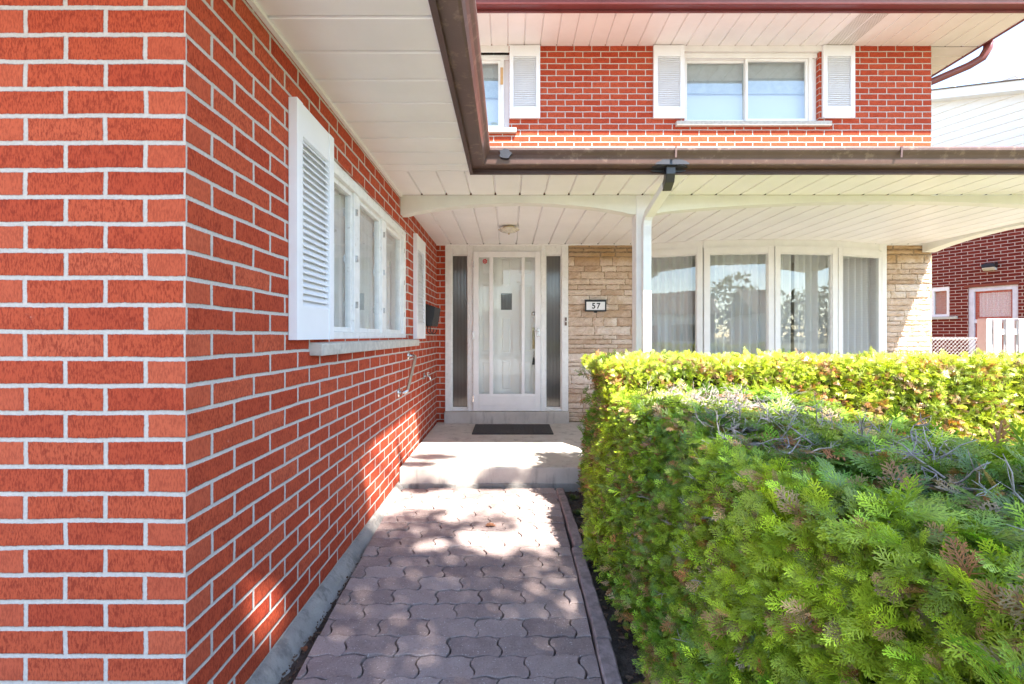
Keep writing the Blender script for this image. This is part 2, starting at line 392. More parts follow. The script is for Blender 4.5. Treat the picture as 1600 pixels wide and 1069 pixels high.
M['core'] = simple('hedge_shade_core', (.025,.02,.012), 1, var=.4, scale=30, bump=.02, bscale=30)  # near-black solid core, stands in for the deep shade inside the hedges

# ------------------------------------------------------------------ levels
SOF = 2.146          # soffit height
CEIL = 2.122         # porch ceiling
YB = 5.05            # rear wall plane
YBEAM = 3.35
XR = 4.73            # right corner of the house
PZ = .137            # porch floor

# ------------------------------------------------------------------ ground
m = MB(); m.add([(-400,-400,-.06),(400,-400,-.06),(400,600,-.06),(-400,600,-.06)], [(0,1,2,3)])
tag(m.build('ground', M['lawn']), 'flat green lawn around the houses', 'ground', kind='structure')
m = MB(); m.box(-.80, .75, -3, 3.30, -.2, -.035)
tag(m.build('garden_bed', M['soil']), 'dark soil beside and under the paver path', 'soil', kind='structure')
m = MB(); m.box(-7.0, .9, -12, -3, -.2, -.04); m.box(-7.0, -.8, -3, 1.0, -.2, -.04)
tag(m.build('driveway', M['drive']), 'pale concrete driveway leading to the street', 'driveway', kind='structure')
m = MB(); m.box(-200, 200, -22, -14, -.2, -.045)
tag(m.build('road', M['asphalt']), 'grey asphalt street in front of the house', 'road', kind='structure')
m = MB(); m.box(-200, 200, -14, -13.85, -.2, .06); m.box(-200, 200, -22.15, -22, -.2, .06)
tag(m.build('kerb', M['drive']), 'concrete kerbs along the street', 'kerb', kind='structure')

# ------------------------------------------------------------------ paver path
def xl(y): return -.688 - (y-1.43)*.058
def xr(y): return .300 + (y-1.43)*.024
def clip(poly, f):
    out = []
    for i in range(len(poly)):
        a, b = poly[i], poly[(i+1) % len(poly)]; fa, fb = f(a), f(b)
        if fa >= 0: out.append(a)
        if (fa >= 0) != (fb >= 0):
            t = fa/(fa-fb); out.append((a[0]+(b[0]-a[0])*t, a[1]+(b[1]-a[1])*t))
    return out
pv = MB(); H, Wd = .1005, .183
def wv(x): return .0044*max(-1, min(1, 1.5*math.sin(2*PI*x/(Wd/2))))
rows = int((3.25+1.2)/H)
for r in range(rows+1):
    y0 = 3.262-(r+1)*H; y1 = y0+H
    off = (r % 2)*Wd/2
    for k in range(-7, 6):
        x0 = k*Wd+off-.03; n = 10; g = .0016+random.random()*.0024
        pts = [(x0+Wd*i/n, y0+wv(x0+Wd*i/n+.01)) for i in range(n+1)]
        for i in range(1, 6): pts.append((x0+Wd+.0085*max(-1, min(1, 1.3*math.sin(2*PI*i/6))), y0+H*i/6+wv(x0+Wd+.01)))
        top = [(x0+Wd*i/n, y1+wv(x0+Wd*i/n+.01)) for i in range(n, -1, -1)]
        pts += top
        for i in range(5, 0, -1): pts.append((x0+.0085*max(-1, min(1, 1.3*math.sin(2*PI*i/6))), y0+H*i/6+wv(x0+.01)))
        pts = clip(pts, lambda p: p[0]-xl(p[1])); 
        if len(pts) > 2: pts = clip(pts, lambda p: xr(p[1])-p[0])
        if len(pts) > 2: pts = clip(pts, lambda p: 3.262-p[1])
        if len(pts) < 3: continue
        area = abs(sum(pts[i-1][0]*pts[i][1]-pts[i][0]*pts[i-1][1] for i in range(len(pts))))/2
        if area < .0012: continue
        cx = sum(p[0] for p in pts)/len(pts); cy = sum(p[1] for p in pts)/len(pts)
        dz = random.uniform(-.003, .003); tx = random.uniform(-.03, .03); ty = random.uniform(-.04, .04)
        rot = random.uniform(-.012, .012)
        jx, jy = random.uniform(-.0012, .0012), random.uniform(-.0012, .0012)
        def ins(p, e, z):
            dx, dy = p[0]-cx, p[1]-cy; l = math.hypot(dx, dy)+1e-6
            ex = math.copysign(min(abs(dx), e), dx); ey = math.copysign(min(abs(dy), e), dy)
            dx -= ex; dy -= ey
            dx, dy = dx-dy*rot, dy+dx*rot
            return (cx+dx+jx, cy+dy+jy, z+dz+tx*dx+ty*dy)
        nn = len(pts)
        vs = [ins(p, g, -.05) for p in pts]+[ins(p, g, -.0022) for p in pts]+[ins(p, g+.0016, 0) for p in pts]
        fs = [tuple(range(2*nn, 3*nn))]
        for i in range(nn):
            j = (i+1) % nn; fs += [(i, j, nn+j, nn+i), (nn+i, nn+j, 2*nn+j, 2*nn+i)]
        pv.add(vs, fs)
tag(pv.build('path', M['paver']), 'path of wavy interlocking mauve concrete pavers leading to the porch', 'path', kind='structure')

# kerb pieces along the path
t = thing('garden_edging', 'low weathered mauve edging strip between path and hedge bed', 'garden edging', (0,0,0))
def edge_piece(a, b, w, z0, z1):
    mb = MB(); n = 14; vs = []; fs = []
    for i in range(n+1):
        f = i/n; x = a[0]+(b[0]-a[0])*f; y = a[1]+(b[1]-a[1])*f
        j = [random.uniform(-.0025, .0025) for _ in range(4)]; zt = z0+(z1-z0)*f
        vs += [(x-w/2+j[0], y, -.06), (x-w/2+j[1], y, zt-.006), (x-w/2+.006+j[1], y, zt+j[3]), (x+w/2-.006+j[2], y, zt+j[3]), (x+w/2+j[2], y, zt-.006), (x+w/2, y, -.06)]
    for i in range(n):
        for k in range(5): fs.append((i*6+k, i*6+k+1, i*6+k+7, i*6+k+6))
    fs += [(0,1,2,3,4,5), tuple(n*6+k for k in range(5,-1,-1))]
    mb.add(vs, fs); mb.build('edging_strip', M['timber'], t)
edge_piece((.362,3.20), (.366,2.33), .052, .022, .018)
edge_piece((.352,2.325), (.340,1.62), .055, .012, .020)
edge_piece((.335,1.612), (.315,.6), .055, .018, .008)

# ------------------------------------------------------------------ HOUSE
house = thing('house', 'two storey red brick house with white trim, covered porch and stone veneer', 'house')
# --- wing with window wall
mb = MB()
WIN = (1.985, 3.60, 1.085, 1.925)
wall(mb, 'x', CX, -.24, CY, YB, .03, SOF, [WIN])
# front face of the wing
P0 = -3.4
mb.add([(P0,CY,.03),(CX-.24,CY,.03),(CX-.24,CY,SOF),(P0,CY,SOF)], [(0,1,2,3)])
w1 = mb.build('brick_wall', M['brick'], house, recalc=False); w1['label'] = 'red brick wall of the projecting wing with crisp near corner'
mb = MB(); mb.box(P0, P0+.2, CY+.01, 8, .03, 2.2); mb.build('brick_wall', M['brick_back'], house)
mb = MB(); mb.box(CX, -.713, YB, YB+.25, PZ-.1, 2.3); mb.build('brick_wall', M['brick_back'], house)
# foundation strip
mb = MB(); n = 60; vs = []; fs = []
for i in range(n+1):
    y = CY+(3.30-CY)*i/n
    j = lambda a: random.uniform(-a, a)
    vs += [(CX-.02,y,.0295), (CX+.012+j(.002),y,.0285+j(.002)), (CX+.03+j(.004),y,.012+j(.004)), (-.738+j(.008),y,-.045), (-.738,y,-.2)]
for i in range(n):
    for k in range(4): fs.append((i*5+k, i*5+k+1, i*5+k+6, i*5+k+5))
mb.add(vs, fs, True)
mb.box(P0, CX-.02, CY+.004, CY+.2, -.2, .0295)
mb.build('foundation', M['foundation'], house, recalc=False)
# --- rear walls
UW1 = (-1.3, .005, 3.42, 4.27); UW2 = (1.965, 3.475, 3.495, 4.29)
mb = MB(); wall(mb, 'y', YB, .24, -3.4, XR, 2.55, 4.40, [UW1, UW2])
w = mb.build('brick_wall', M['brick_back'], house, recalc=False); w['label'] = 'upper storey red brick wall'
mb = MB(); mb.box(XR-.2, XR-.003, YB+.003, 12, 0, 4.40); mb.box(-3.4, XR, 11.8, 12, 0, 4.4); mb.build('brick_wall', M['brick_back'], house)
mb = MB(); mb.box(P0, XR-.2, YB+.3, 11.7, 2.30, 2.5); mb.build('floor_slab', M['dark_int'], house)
# wall lining above door/stone, hidden behind ceiling
mb = MB(); mb.box(-.713, XR, YB+.012, YB+.2, CEIL+.005, 2.55); mb.build('lintel', M['white'], house)

# --- stone veneer
def stones(mb, mort, x0, x1, y, z0, z1, side=None, seed=1, deep_above=1.9):
    R = random.Random(seed); z = z0
    while z < z1-.015:
        h = R.choice([.045,.055,.065,.08,.10]); 
        if z1-(z+h) < .025: h = z1-z
        x = x0+R.uniform(-.2, 0)
        deep = z > deep_above
        gap = .009 if deep else .0035
        while x < x1:
            l = R.uniform(.12, .42); a = max(x, x0); b = min(x+l, x1); x += l
            if b-a < .03: continue
            pr = R.uniform(.008, .018)
            nx_ = max(3, int((b-a)/.025)); nz_ = 5; vs = []; fs = []
            sl = R.uniform(-.003, .003)
            for j in range(nz_+1):
                for i in range(nx_+1):
                    u = i/nx_; v = j/nz_
                    px = a+gap+(b-a-2*gap)*u; pz = z+gap+(h-2*gap)*v + sl*(u-.5)
                    edge = min(u*(nx_), (1-u)*nx_, v*nz_, (1-v)*nz_)
                    if edge < .5: d = 0; px += R.uniform(-.004,.004); pz += R.uniform(-.004,.004)
                    else: d = pr + R.uniform(-.007, .007)
                    vs.append((px, y-.004-d, pz))
            for j in range(nz_):
                for i in range(nx_):
                    q = j*(nx_+1)+i; fs.append((q, q+1, q+nx_+2, q+nx_+1))
            mb.add(vs, fs)
        z += h
    mort.box(x0, x1, y-.0035, y+.2, z0, z1)
for (x0, x1, sd_, lab) in ((.664, 1.395, 3, 'tan ledge stone veneer beside the front door'), (4.205, XR, 8, 'tan ledge stone pier at the right corner of the house')):
    a, b = MB(), MB(); stones(a, b, x0, x1, YB, PZ-.05 if x0 < 2 else 0, CEIL, seed=sd_)
    o = b.build('stone_wall', M['stone_mortar'], house); o['label'] = lab
    a.build('stone_facing', M['stone'], o, recalc=False)

# --- soffits and porch ceiling with V grooves
def panels_x(mb, x0, x1, y0, y1, z, start, pitch=.1815):      # boards run along Y
    g = .008; x = start
    while x > x0: x -= pitch
    while x < x1:
        a = max(x+g, x0); b = min(x+pitch-g, x1)
        if b > a: mb.add([(a,y0,z),(b,y0,z),(b,y1,z),(a,y1,z)], [(0,3,2,1)])
        c0, c1 = x+pitch-g, x+pitch+g
        if c0 > x0 and c1 < x1:
            m_ = (c0+c1)/2
            mb.add([(c0,y0,z),(m_-.002,y0,z+.018),(m_+.002,y0,z+.018),(c1,y0,z),(c0,y1,z),(m_-.002,y1,z+.018),(m_+.002,y1,z+.018),(c1,y1,z)],
                   [(0,1,5,4),(1,2,6,5),(2,3,7,6)])
        x += pitch
def panels_y(mb, x0, x1, y0, y1, z, start, pitch=.1815):
    g = .009; y = start
    while y > y0: y -= pitch
    while y < y1:
        a = max(y+g, y0); b = min(y+pitch-g, y1)
        if b > a: mb.add([(x0,a,z),(x1,a,z),(x1,b,z),(x0,b,z)], [(0,3,2,1)])
        c0, c1 = y+pitch-g, y+pitch+g
        if c0 > y0 and c1 < y1:
            m_ = (c0+c1)/2
            mb.add([(x0,c0,z),(x0,m_-.002,z+.018),(x0,m_+.002,z+.018),(x0,c1,z),(x1,c0,z),(x1,m_-.002,z+.018),(x1,m_+.002,z+.018),(x1,c1,z)],
                   [(0,1,5,4),(1,2,6,5),(2,3,7,6)])
        y += pitch
FX = -.25; FY = 2.915; YE = .25  # unseen front eave carried forward to keep sun off the wing's front face
mb = MB(); panels_y(mb, CX-.01, FX, YE, 2.850, SOF, 1.481); mb.box(CX-.01, FX, 2.850, 2.858, SOF-.004, SOF+.01)
mb.box(CX, CX+.018, CY, YBEAM, SOF-.014, SOF-.001)      # J channel on the wall
mb.box(-3.4, CX-.01, YE, CY, SOF, SOF+.01)
mb.build('soffit', M['soffit'], house, recalc=False)
mb = MB(); panels_x(mb, CX-.01, FX, 2.858, YBEAM, SOF, -.644); panels_x(mb, FX, 4.735, FY, YBEAM, SOF, -.644)
mb.build('soffit', M['soffit'], house, recalc=False)
mb = MB(); panels_x(mb, CX-.01, 4.66, YBEAM+.08, YB+.01, CEIL, -.644)
mb.box(CX, 4.66, YB-.028, YB-.004, CEIL-.012, CEIL-.0015)
mb.build('porch_ceiling', M['soffit'], house, recalc=False)
# black dots stand in for the shade in the open groove ends
mb = MB()
x = -.644
while x < 4.6:
    mb.lathe([(0,CEIL-.0015),(.006,CEIL-.001),(.007,CEIL+.004)], x, YB-.034, 8)
    mb.lathe([(0,SOF-.0015),(.006,SOF-.001),(.007,SOF+.004)], x, YBEAM-.012, 8); x += .1815
split_build(mb, 'groove_shade_dot', M['black'], house)
# upper soffit
US = 4.346; UFY = 4.53; UFX = 5.27
mb = MB(); panels_x(mb, -3.6, UFX, UFY, YB+.01, US, -.644+.09)
mb.build('upper_soffit', M['soffit'], house, recalc=False)
mb = MB(); panels_y(mb, XR, UFX, YB+.012, 12.3, US, 5.06); mb.build('upper_soffit', M['soffit'], house, recalc=False)
def perforated():
    t = NT('perforated_soffit'); X, Y, Z = t.xyz(t.obj())
    fx = t.math('SUBTRACT', t.math('FRACT', t.math('DIVIDE', X, .017)), .5); fy = t.math('SUBTRACT', t.math('FRACT', t.math('DIVIDE', Y, .017)), .5)
    r = t.math('SQRT', t.math('ADD', t.math('MULTIPLY', fx, fx), t.math('MULTIPLY', fy, fy)))
    return t.fin(t.mix(t.sstep(r, .22, .3), (.10,.09,.09), (.80,.77,.75)), .45)
M['perf'] = perforated()
mb = MB()
for a in (3.535, 3.695): mb.box(a, a+.135, UFY+.01, YB-.01, US-.003, US-.0015)
split_build(mb, 'vent_panel', M['perf'], house)

# --- roofs
mb = MB()
mb.hexa([(P0-.2,.25,3.0),(FX+.02,YE+.02,2.285),(FX+.02,FY+.1,2.285),(P0-.2,FY+.3,3.0),(P0-.2,.25,3.03),(FX+.02,YE+.02,2.31),(FX+.02,FY+.1,2.31),(P0-.2,FY+.3,3.03)])
mb.build('roof', M['roof'], house)
mb = MB()
mb.hexa([(FX-.1,FY-.02,2.275),(4.77,FY-.02,2.275),(4.77,YB+.1,2.80),(FX-2.5,YB+.1,2.80),(FX-.1,FY-.02,2.30),(4.77,FY-.02,2.30),(4.77,YB+.1,2.83),(FX-2.5,YB+.1,2.83)])
mb.build('roof', M['roof'], house)
mb = MB()
mb.hexa([(-3.7,UFY-.04,4.475),(UFX+.04,UFY-.04,4.475),(UFX-3,8.5,6.2),(-1,8.5,6.2),(-3.7,UFY-.04,4.50),(UFX+.04,UFY-.04,4.50),(UFX-3,8.5,6.24),(-1,8.5,6.24)])
mb.hexa([(UFX+.04,UFY-.04,4.475),(UFX+.04,12.4,4.475),(UFX-3,8.6,6.2),(UFX-3,8.5,6.2),(UFX+.04,UFY-.04,4.50),(UFX+.04,12.4,4.50),(UFX-3,8.6,6.24),(UFX-3,8.5,6.24)])
mb.build('roof', M['roof'], house)

# --- fascia, gutters
def fas(z0, z1): return [(0,z0),(.022,z0),(.022,z0+.004),(.014,z0+.010),(.014,z1),(0,z1)]
path = [(FX,YE),(FX,FY),(4.735,FY),(4.735,5.04)]
mb = MB(); mb.sweep(fas(SOF-.006, 2.275), path); mb.build('fascia', M['brown_d'], house)
def gut(z0, h=.099, o0=.016, sc=1.0):
    outer = [(0,0),(.070,0),(.082,.004),(.086,.018),(.090,.034),(.100,.052),(.112,.066),(.118,.076),(.120,.090),(.118,.099),(.108,.099)]
    inner = [(.108,.092),(.112,.088),(.110,.077),(.104,.069),(.092,.056),(.082,.037),(.077,.02),(.068,.006),(.006,.006),(.006,.099),(0,.099)]
    return [(o0+o*sc, z0+z*h/.099) for o, z in outer+inner]
mb = MB(); mb.sweep(gut(2.172, .097), [(FX,YE),(FX,FY),(4.83,FY)])
g1 = mb.build('gutter', M['brown'], house)
mb = MB(); mb.sweep(gut(2.176, .09, .016, .55), [(4.735,FY+.03),(4.735,5.04)]); mb.build('side_gutter', M['brown'], house)
# seams / sealant
mb = MB()
for xx in (1.03, 2.42): mb.sweep([(a, z) for a, z in [(.135,2.20),(.1385,2.245),(.1385,2.268),(.134,2.268),(.130,2.20)]], [(xx-.006,FY),(xx+.006,FY)])
split_build(mb, 'gutter_seam', M['brown_d'], g1)
mb = MB(); vs = []; nn = 22
for lay in (0, 1):
    for k in range(nn):
        a = 2*PI*k/nn; rx = .105+random.uniform(-.012,.012); rz = .034+random.uniform(-.004,.004)
        vs.append((1.02+rx*math.cos(a)*(1-.1*lay), FY-.02-.072-.0295*lay-.006, 2.172+rz*math.sin(a)))
fs = [tuple(range(nn, 2*nn))]+[(k,(k+1)%nn,nn+(k+1)%nn,nn+k) for k in range(nn)]
# sealant blob wraps the outlet under and on the face of the gutter
mb.add(vs, fs); 
mb2 = MB()
for (rx, y0, y1, z0, z1) in ((.115, FY-.103, FY-.018, 2.167, 2.1715),):
    P = [(1.02+rx*math.cos(2*PI*k/26)*random.uniform(.9,1.08), (y0+y1)/2+(y1-y0)/2*math.sin(2*PI*k/26)) for k in range(26)]
    mb2.prism(P, 'z', z0, z1)
P = [(1.02+.10*math.cos(PI*k/14)*random.uniform(.9,1.1), 2.170+.036*math.sin(PI*k/14)*random.uniform(.9,1.05)) for k in range(15)]
mb2.prism(P, 'y', FY-.1045, FY-.098)
P = [(-.02+.04*math.cos(2*PI*k/14)*random.uniform(.7,1.15), 2.225+.033*math.sin(2*PI*k/14)*random.uniform(.8,1.1)) for k in range(14)]
mb2.prism(P, 'y', FY-.137, FY-.108)
P = [(1.02+.115*math.cos(2*PI*k/22)*random.uniform(.9,1.1), 2.158+.012*math.sin(2*PI*k/22)) for k in range(22)]
mb2.prism(P, 'y', FY-.029, FY-.0225)
split_build(mb2, 'gutter_sealant', M['tar'], g1, label='smeared black sealant patch')
# upper fascia & gutter
mb = MB(); mb.sweep(fas(US-.006, 4.475), [(-3.6,UFY),(UFX,UFY),(UFX,12.3)]); mb.build('upper_fascia', M['maroon'], house)
mb = MB(); mb.sweep(gut(4.362, .085), [(-3.6,UFY),(UFX+.02,UFY)]); mb.build('upper_gutter', M['maroon'], house)
mb = MB(); mb.sweep(gut(4.362, .085, .016, .7), [(UFX,UFY+.02),(UFX,12.3)]); mb.build('upper_gutter', M['maroon'], house)
mb = MB(); mb.tube([(UFX+.07,5.02,4.37),(UFX+.07,5.03,4.30),(UFX+.04,5.06,4.22),(UFX-.06,5.11,4.16),(UFX-.25,5.18,4.09),(XR+.05,5.26,4.0),(XR+.05,5.28,3.9),(XR+.05,5.28,2.6)], .042, 10)
mb.build('upper_downspout', M['maroon'], house)

# --- beams and post
def arch(mb, a, b, axis, p0, p1, ztop, zend, rise, flat=.04, n=28):
    P = [(a, ztop), (b, ztop)]
    bot = []
    for i in range(n+1):
        f = i/n; u = a+flat+(b-a-2*flat)*f; bot.append((u, zend+rise*math.sin(PI*f)**.75))
    poly = [(a,ztop),(a,zend)]+bot+[(b,zend),(b,ztop)]
    for i in range(len(bot)-1):
        (u0,z0),(u1,z1) = bot[i], bot[i+1]
        pts = [(u0,z0),(u1,z1),(u1,ztop),(u0,ztop)]; mb.prism(pts, axis, p0, p1)
    for (u0,u1) in ((a,a+flat),(b-flat,b)): mb.prism([(u0,zend),(u1,zend),(u1,ztop),(u0,ztop)], axis, p0, p1)
mb = MB(); arch(mb, CX+.003, .945, 'y', YBEAM, YBEAM+.085, SOF-.001, 2.003, .085)
mb.build('beam', M['beam'], house)
mb = MB(); arch(mb, 1.055, 4.62, 'y', YBEAM, YBEAM+.085, SOF-.001, 2.012, .088); mb.build('beam', M['beam'], house)
mb = MB(); arch(mb, YBEAM+.11, YB-.03, 'x', 4.60, 4.73, SOF-.001, 2.03, .07); mb.build('beam', M['beam'], house)
mb = MB(); mb.box(.945, 1.055, YBEAM-.004, YBEAM+.11, PZ, SOF-.001); mb.build('post', M['white'], house, bevel=.004)
mb = MB(); mb.box(4.62, 4.73, YBEAM-.004, YBEAM+.105, PZ, SOF-.001); mb.build('post', M['white'], house, bevel=.004)
ds = MB(); ds.rtube([(1.012,3.24,1.985),(1.008,3.285,1.95),(1.008,3.305,1.90),(1.008,3.305,.2)], .062, .046)
dso = ds.build('downspout', M['white'], house, bevel=.006)
mb = MB(); mb.rtube([(1.028,2.93,2.075),(1.012,3.26,1.975)], .066, .05); mb.build('elbow', M['beam'], dso, bevel=.005)
mb = MB(); mb.rtube([(1.022,2.865,2.175),(1.022,2.868,2.13),(1.024,2.885,2.095),(1.028,2.945,2.062)], .058, .05)
o = mb.build('elbow', M['tar'], dso, bevel=.004); o['label'] = 'black tar smeared elbow'
mb = MB()
for i in range(7): mb.box(.980, 1.036, 3.2775, 3.2815, 1.90-i*.011, 1.904-i*.011)
split_build(mb, 'crimp_ridge', M['white'], dso)

# --- porch slab and sill
mb = MB(); n = 40
mb.box(-.802, 4.8, 3.300, YB+.1, -.1, PZ)
po = mb.build('porch', M['concrete'], house, bevel=.012, seg=3); po['label'] = 'grey concrete porch slab, one step above the path'
mb = MB(); mb.box(-.80, .60, 3.286, 3.299, -.06, .022); mb.build('porch_footing', M['foundation'], po, bevel=.004)
mb = MB(); mb.box(-.713, .663, YB-.085, YB+.03, PZ-.01, .262); mb.build('door_step', M['concrete'], house, bevel=.006)
# --- louvre shutters
def shutter(axis, p, u0, u1, z0, z1, sgn, n=25):
    """axis: plane normal; p: wall plane; sgn: outward direction sign"""
    mb = MB(); T = .034; st = .045 if axis == 'y' else .048
    def B(a, b, c, d, t0, t1):
        if axis == 'x': mb.box(p+sgn*t0, p+sgn*t1, a, b, c, d)
        else: mb.box(a, b, p+sgn*t0, p+sgn*t1, c, d)
    top = .12; bot = .125
    B(u0, u0+st, z0, z1, .002, T); B(u1-st, u1, z0, z1, .002, T)
    B(u0+st, u1-st, z0, z0+bot, .002, T-.003); B(u0+st, u1-st, z1-top, z1, .002, T-.003)
    B(u0+st, u1-st, z0+bot, z1-top, .002, .010)
    h = (z1-top-z0-bot)/n
    for i in range(n):
        za = z0+bot+i*h
        pr = [(p+sgn*.012, za+h*.98), (p+sgn*.030, za+h*.12), (p+sgn*.030, za-.0005), (p+sgn*.012, za+h*.80)]
        if axis == 'x': mb.prism(pr, 'y', u0+st, u1-st)
        else: mb.prism(pr, 'x', u0+st, u1-st)
    return mb.build('shutter', M['shutter'], house, bevel=.0018)
shutter('x', CX, 1.650, 2.000, 1.085, 1.975, 1)['label'] = 'near louvred shutter of the wing window'
shutter('x', CX, 3.80, 4.20, 1.075, 1.965, 1, 22)['label'] = 'far louvred shutter of the wing window'
def sx(px): return (px-795)*YB/705
for a, b, zt, zb in ((796,844,4.345,3.525), (1021.5,1069.5,4.345,3.525), (1286.5,1336,4.345,3.528)):
    shutter('y', YB, (a-795)*5.02/705, (b-795)*5.02/705, zb, zt-.01, -1, 24)['label'] = 'louvred shutter on the upper storey'

# --- wing window
def curtain(name, pts, z0, z1, label, amp=.02, waves=30, group=None):
    """sheer hanging along a polyline of (x,y)"""
    P = [Vector(p) for p in pts]; L = [0]
    for i in range(len(P)-1): L.append(L[-1]+(P[i+1]-P[i]).length)
    n = int(waves*10); vs = []; fs = []; ph = random.random()*9
    for i in range(n+1):
        s = L[-1]*i/n; k = max(j for j in range(len(L)) if L[j] <= s+1e-9); k = min(k, len(P)-2)
        f = (s-L[k])/(L[k+1]-L[k]); p = P[k].lerp(P[k+1], f); d = (P[k+1]-P[k]).normalized(); nr = Vector((-d.y, d.x))
        for j, z in enumerate((z0, (z0*2+z1)/3, (z0+2*z1)/3, z1)):
            a = amp*(1-.12*j)
            w_ = a*math.sin(2*PI*waves*i/n+ph+.7*math.sin(i*.031)+.5*math.sin(i*.013+j*.6))+a*.5*math.sin(i*.11+ph*2+j*.25)
            q = p+nr*w_; vs.append((q.x, q.y, z))
    for i in range(n):
        for j in range(3): fs.append((i*4+j, i*4+4+j, i*4+5+j, i*4+1+j))
    mb = MB(); mb.add(vs, fs, True); o = mb.build(name, M['curtain'], recalc=False)
    return tag(o, label, 'curtain', group)
wy0, wy1, wz0, wz1 = WIN
wnd = MB(); xo, xi = CX-.012, CX-.085
wnd.box(xi, xo, wy0, wy1, wz1-.055, wz1); wnd.box(xi, xo, wy0, wy1, wz0, wz0+.035)
wnd.box(xi, xo, wy0, wy0+.05, wz0+.035, wz1-.055); wnd.box(xi, xo, wy1-.075, wy1, wz0+.035, wz1-.055)
wy = [2.035, 2.47, 3.01, 3.525]
win = wnd.build('window', M['white_old'], house, bevel=.003); win['label'] = 'weathered white three light window in the wing wall'
mb = MB()
for a, b in ((2.425,2.515), (2.955,3.06)): mb.box(xi+.006, CX-.022, a, b, wz0+.035, wz1-.055)
split_build(mb, 'mullion', M['white_old'], win, bevel=.003)
for a, b in ((2.035,2.425),(2.515,2.955),(3.06,3.525)):
    fr = MB(); fr.box(-.872, -.842, a, a+.022, wz0+.036, wz1-.056); fr.box(-.872, -.842, b-.022, b, wz0+.036, wz1-.056)
    fr.box(-.872, -.842, a+.022, b-.022, wz0+.036, wz0+.060); fr.box(-.872, -.842, a+.022, b-.022, wz1-.08, wz1-.056)
    fr.build('sash', M['white_old'], win, bevel=.002)
    pn = MB(); pn.box(-.860, -.856, a+.022, b-.022, wz0+.060, wz1-.08); pn.build('pane', M['glass_side'], win)
mb = MB()   # hinge hardware
for a in (2.44, 2.975, 3.535):
    for z in (1.25, 1.50, 1.75): mb.box(CX-.03, CX-.010, a, a+.012, z, z+.035)
split_build(mb, 'hinge', M['steel'], win)
mb = MB(); mb.box(CX-.1, CX-.014, wy0+.001, wy1-.001, wz1-.012, wz1-.001); mb.build('head_trim', M['white_old'], win)
mb = MB()
mb.hexa([(CX-.1,1.83,1.022),(CX+.052,1.83,1.018),(CX+.052,3.82,1.018),(CX-.1,3.82,1.022),(CX-.1,1.83,1.0845),(CX+.052,1.83,1.068),(CX+.052,3.82,1.068),(CX-.1,3.82,1.0845)])
mb.build('sill', M['sill'], win, bevel=.005)
curtain('curtain', [(-.888,2.0),(-.888,3.6)], 1.05, 1.93, 'white sheer curtain inside the wing window beside the path', .007, 24).data.materials[0] = M['net']
mb = MB(); mb.box(-2.6,-2.55,1.4,4.8,.1,2.12); mb.box(-2.55,-1.06,1.4,1.45,.1,2.12); mb.box(-2.55,-1.06,4.75,4.8,.1,2.12); mb.box(-2.55,-1.06,1.4,4.8,.1,.12); mb.box(-2.55,-1.06,1.4,4.8,2.10,2.12)
mb.build('room_lining', M['interior'], house)

# --- door unit
D0 = YB
du = MB()
zt = CEIL-.002; zb = .262
def pxX(px, Y=5.03): return (px-795)*Y/705
def pxZ(py, Y=5.03): return 1.10-(py-525)*Y/705
def fr_box(m_, x0, x1, y0, y1, z0, z1): m_.box(x0, x1, y0, y1, z0, z1)
xs = [pxX(v) for v in (695.5, 705.2, 730.8, 739.0, 845.2, 852.8, 877.6, 888)]
ztop = pxZ(397.5); 
fr_box(du, xs[0], xs[1], D0-.02, D0+.12, zb, zt); fr_box(du, xs[6], xs[7], D0-.02, D0+.12, zb, zt)
fr_box(du, xs[2], xs[3], D0-.02, D0+.12, zb, zt); fr_box(du, xs[4], xs[5], D0-.02, D0+.12, zb, zt)
for a, b in ((xs[1],xs[2]), (xs[5],xs[6])):
    fr_box(du, a, b, D0-.012, D0+.12, ztop, zt); fr_box(du, a, b, D0-.012, D0+.12, zb, zb+.028)
fr_box(du, xs[3], xs[4], D0-.012, D0+.12, pxZ(392.5), zt)
dfr = du.build('door_frame', M['white_old'], house, bevel=.004); dfr['label'] = 'white painted frame around the front door and its two sidelights'
for a, b in ((xs[1],xs[2]), (xs[5],xs[6])):
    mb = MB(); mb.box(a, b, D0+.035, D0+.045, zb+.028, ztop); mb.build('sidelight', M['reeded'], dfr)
    mb = MB()
    for (p, q, r, s_) in ((a, a+.010, zb+.028, ztop), (b-.010, b, zb+.028, ztop), (a+.01, b-.01, zb+.028, zb+.038), (a+.01, b-.01, ztop-.01, ztop)): mb.box(p, q, D0+.012, D0+.034, r, s_)
    mb.build('sidelight_bead', M['white_old'], dfr)
# storm door
sdm = MB(); a, b = xs[3]+.004, xs[4]-.004; z0, z1 = zb+.006, pxZ(393.5); Y0, Y1 = D0-.045, D0-.014
gx = [pxX(v, 5.0) for v in (748, 764.5, 770.5, 815, 820, 836)]; gz0, gz1 = pxZ(615.5,5.0), pxZ(402,5.0)
sdm.box(a, gx[0], Y0, Y1, z0, z1); sdm.box(gx[5], b, Y0, Y1, z0, z1)
sdm.box(gx[0], gx[5], Y0, Y1, gz1, z1); sdm.box(gx[0], gx[5], Y0, Y1, z0, gz0)
for p, q in ((gx[1], gx[2]), (gx[3], gx[4])): sdm.box(p, q, Y0+.002, Y1, gz0, gz1)
storm = sdm.build('screen_door', M['white'], house, bevel=.003); storm['label'] = 'white storm door with three tall glass lights'
mb = MB()
for (p,q,r,s_) in ((gx[0], gx[5], gz0-.128, gz0-.122), (gx[0], gx[5], gz0-.030, gz0-.024), (gx[0], gx[0]+.006, gz0-.122, gz0-.030), (gx[5]-.006, gx[5], gz0-.122, gz0-.030)): mb.box(p,q,Y0-.004,Y0+.001,r,s_)
mb.build('kick_panel', M['white'], storm, bevel=.0015)
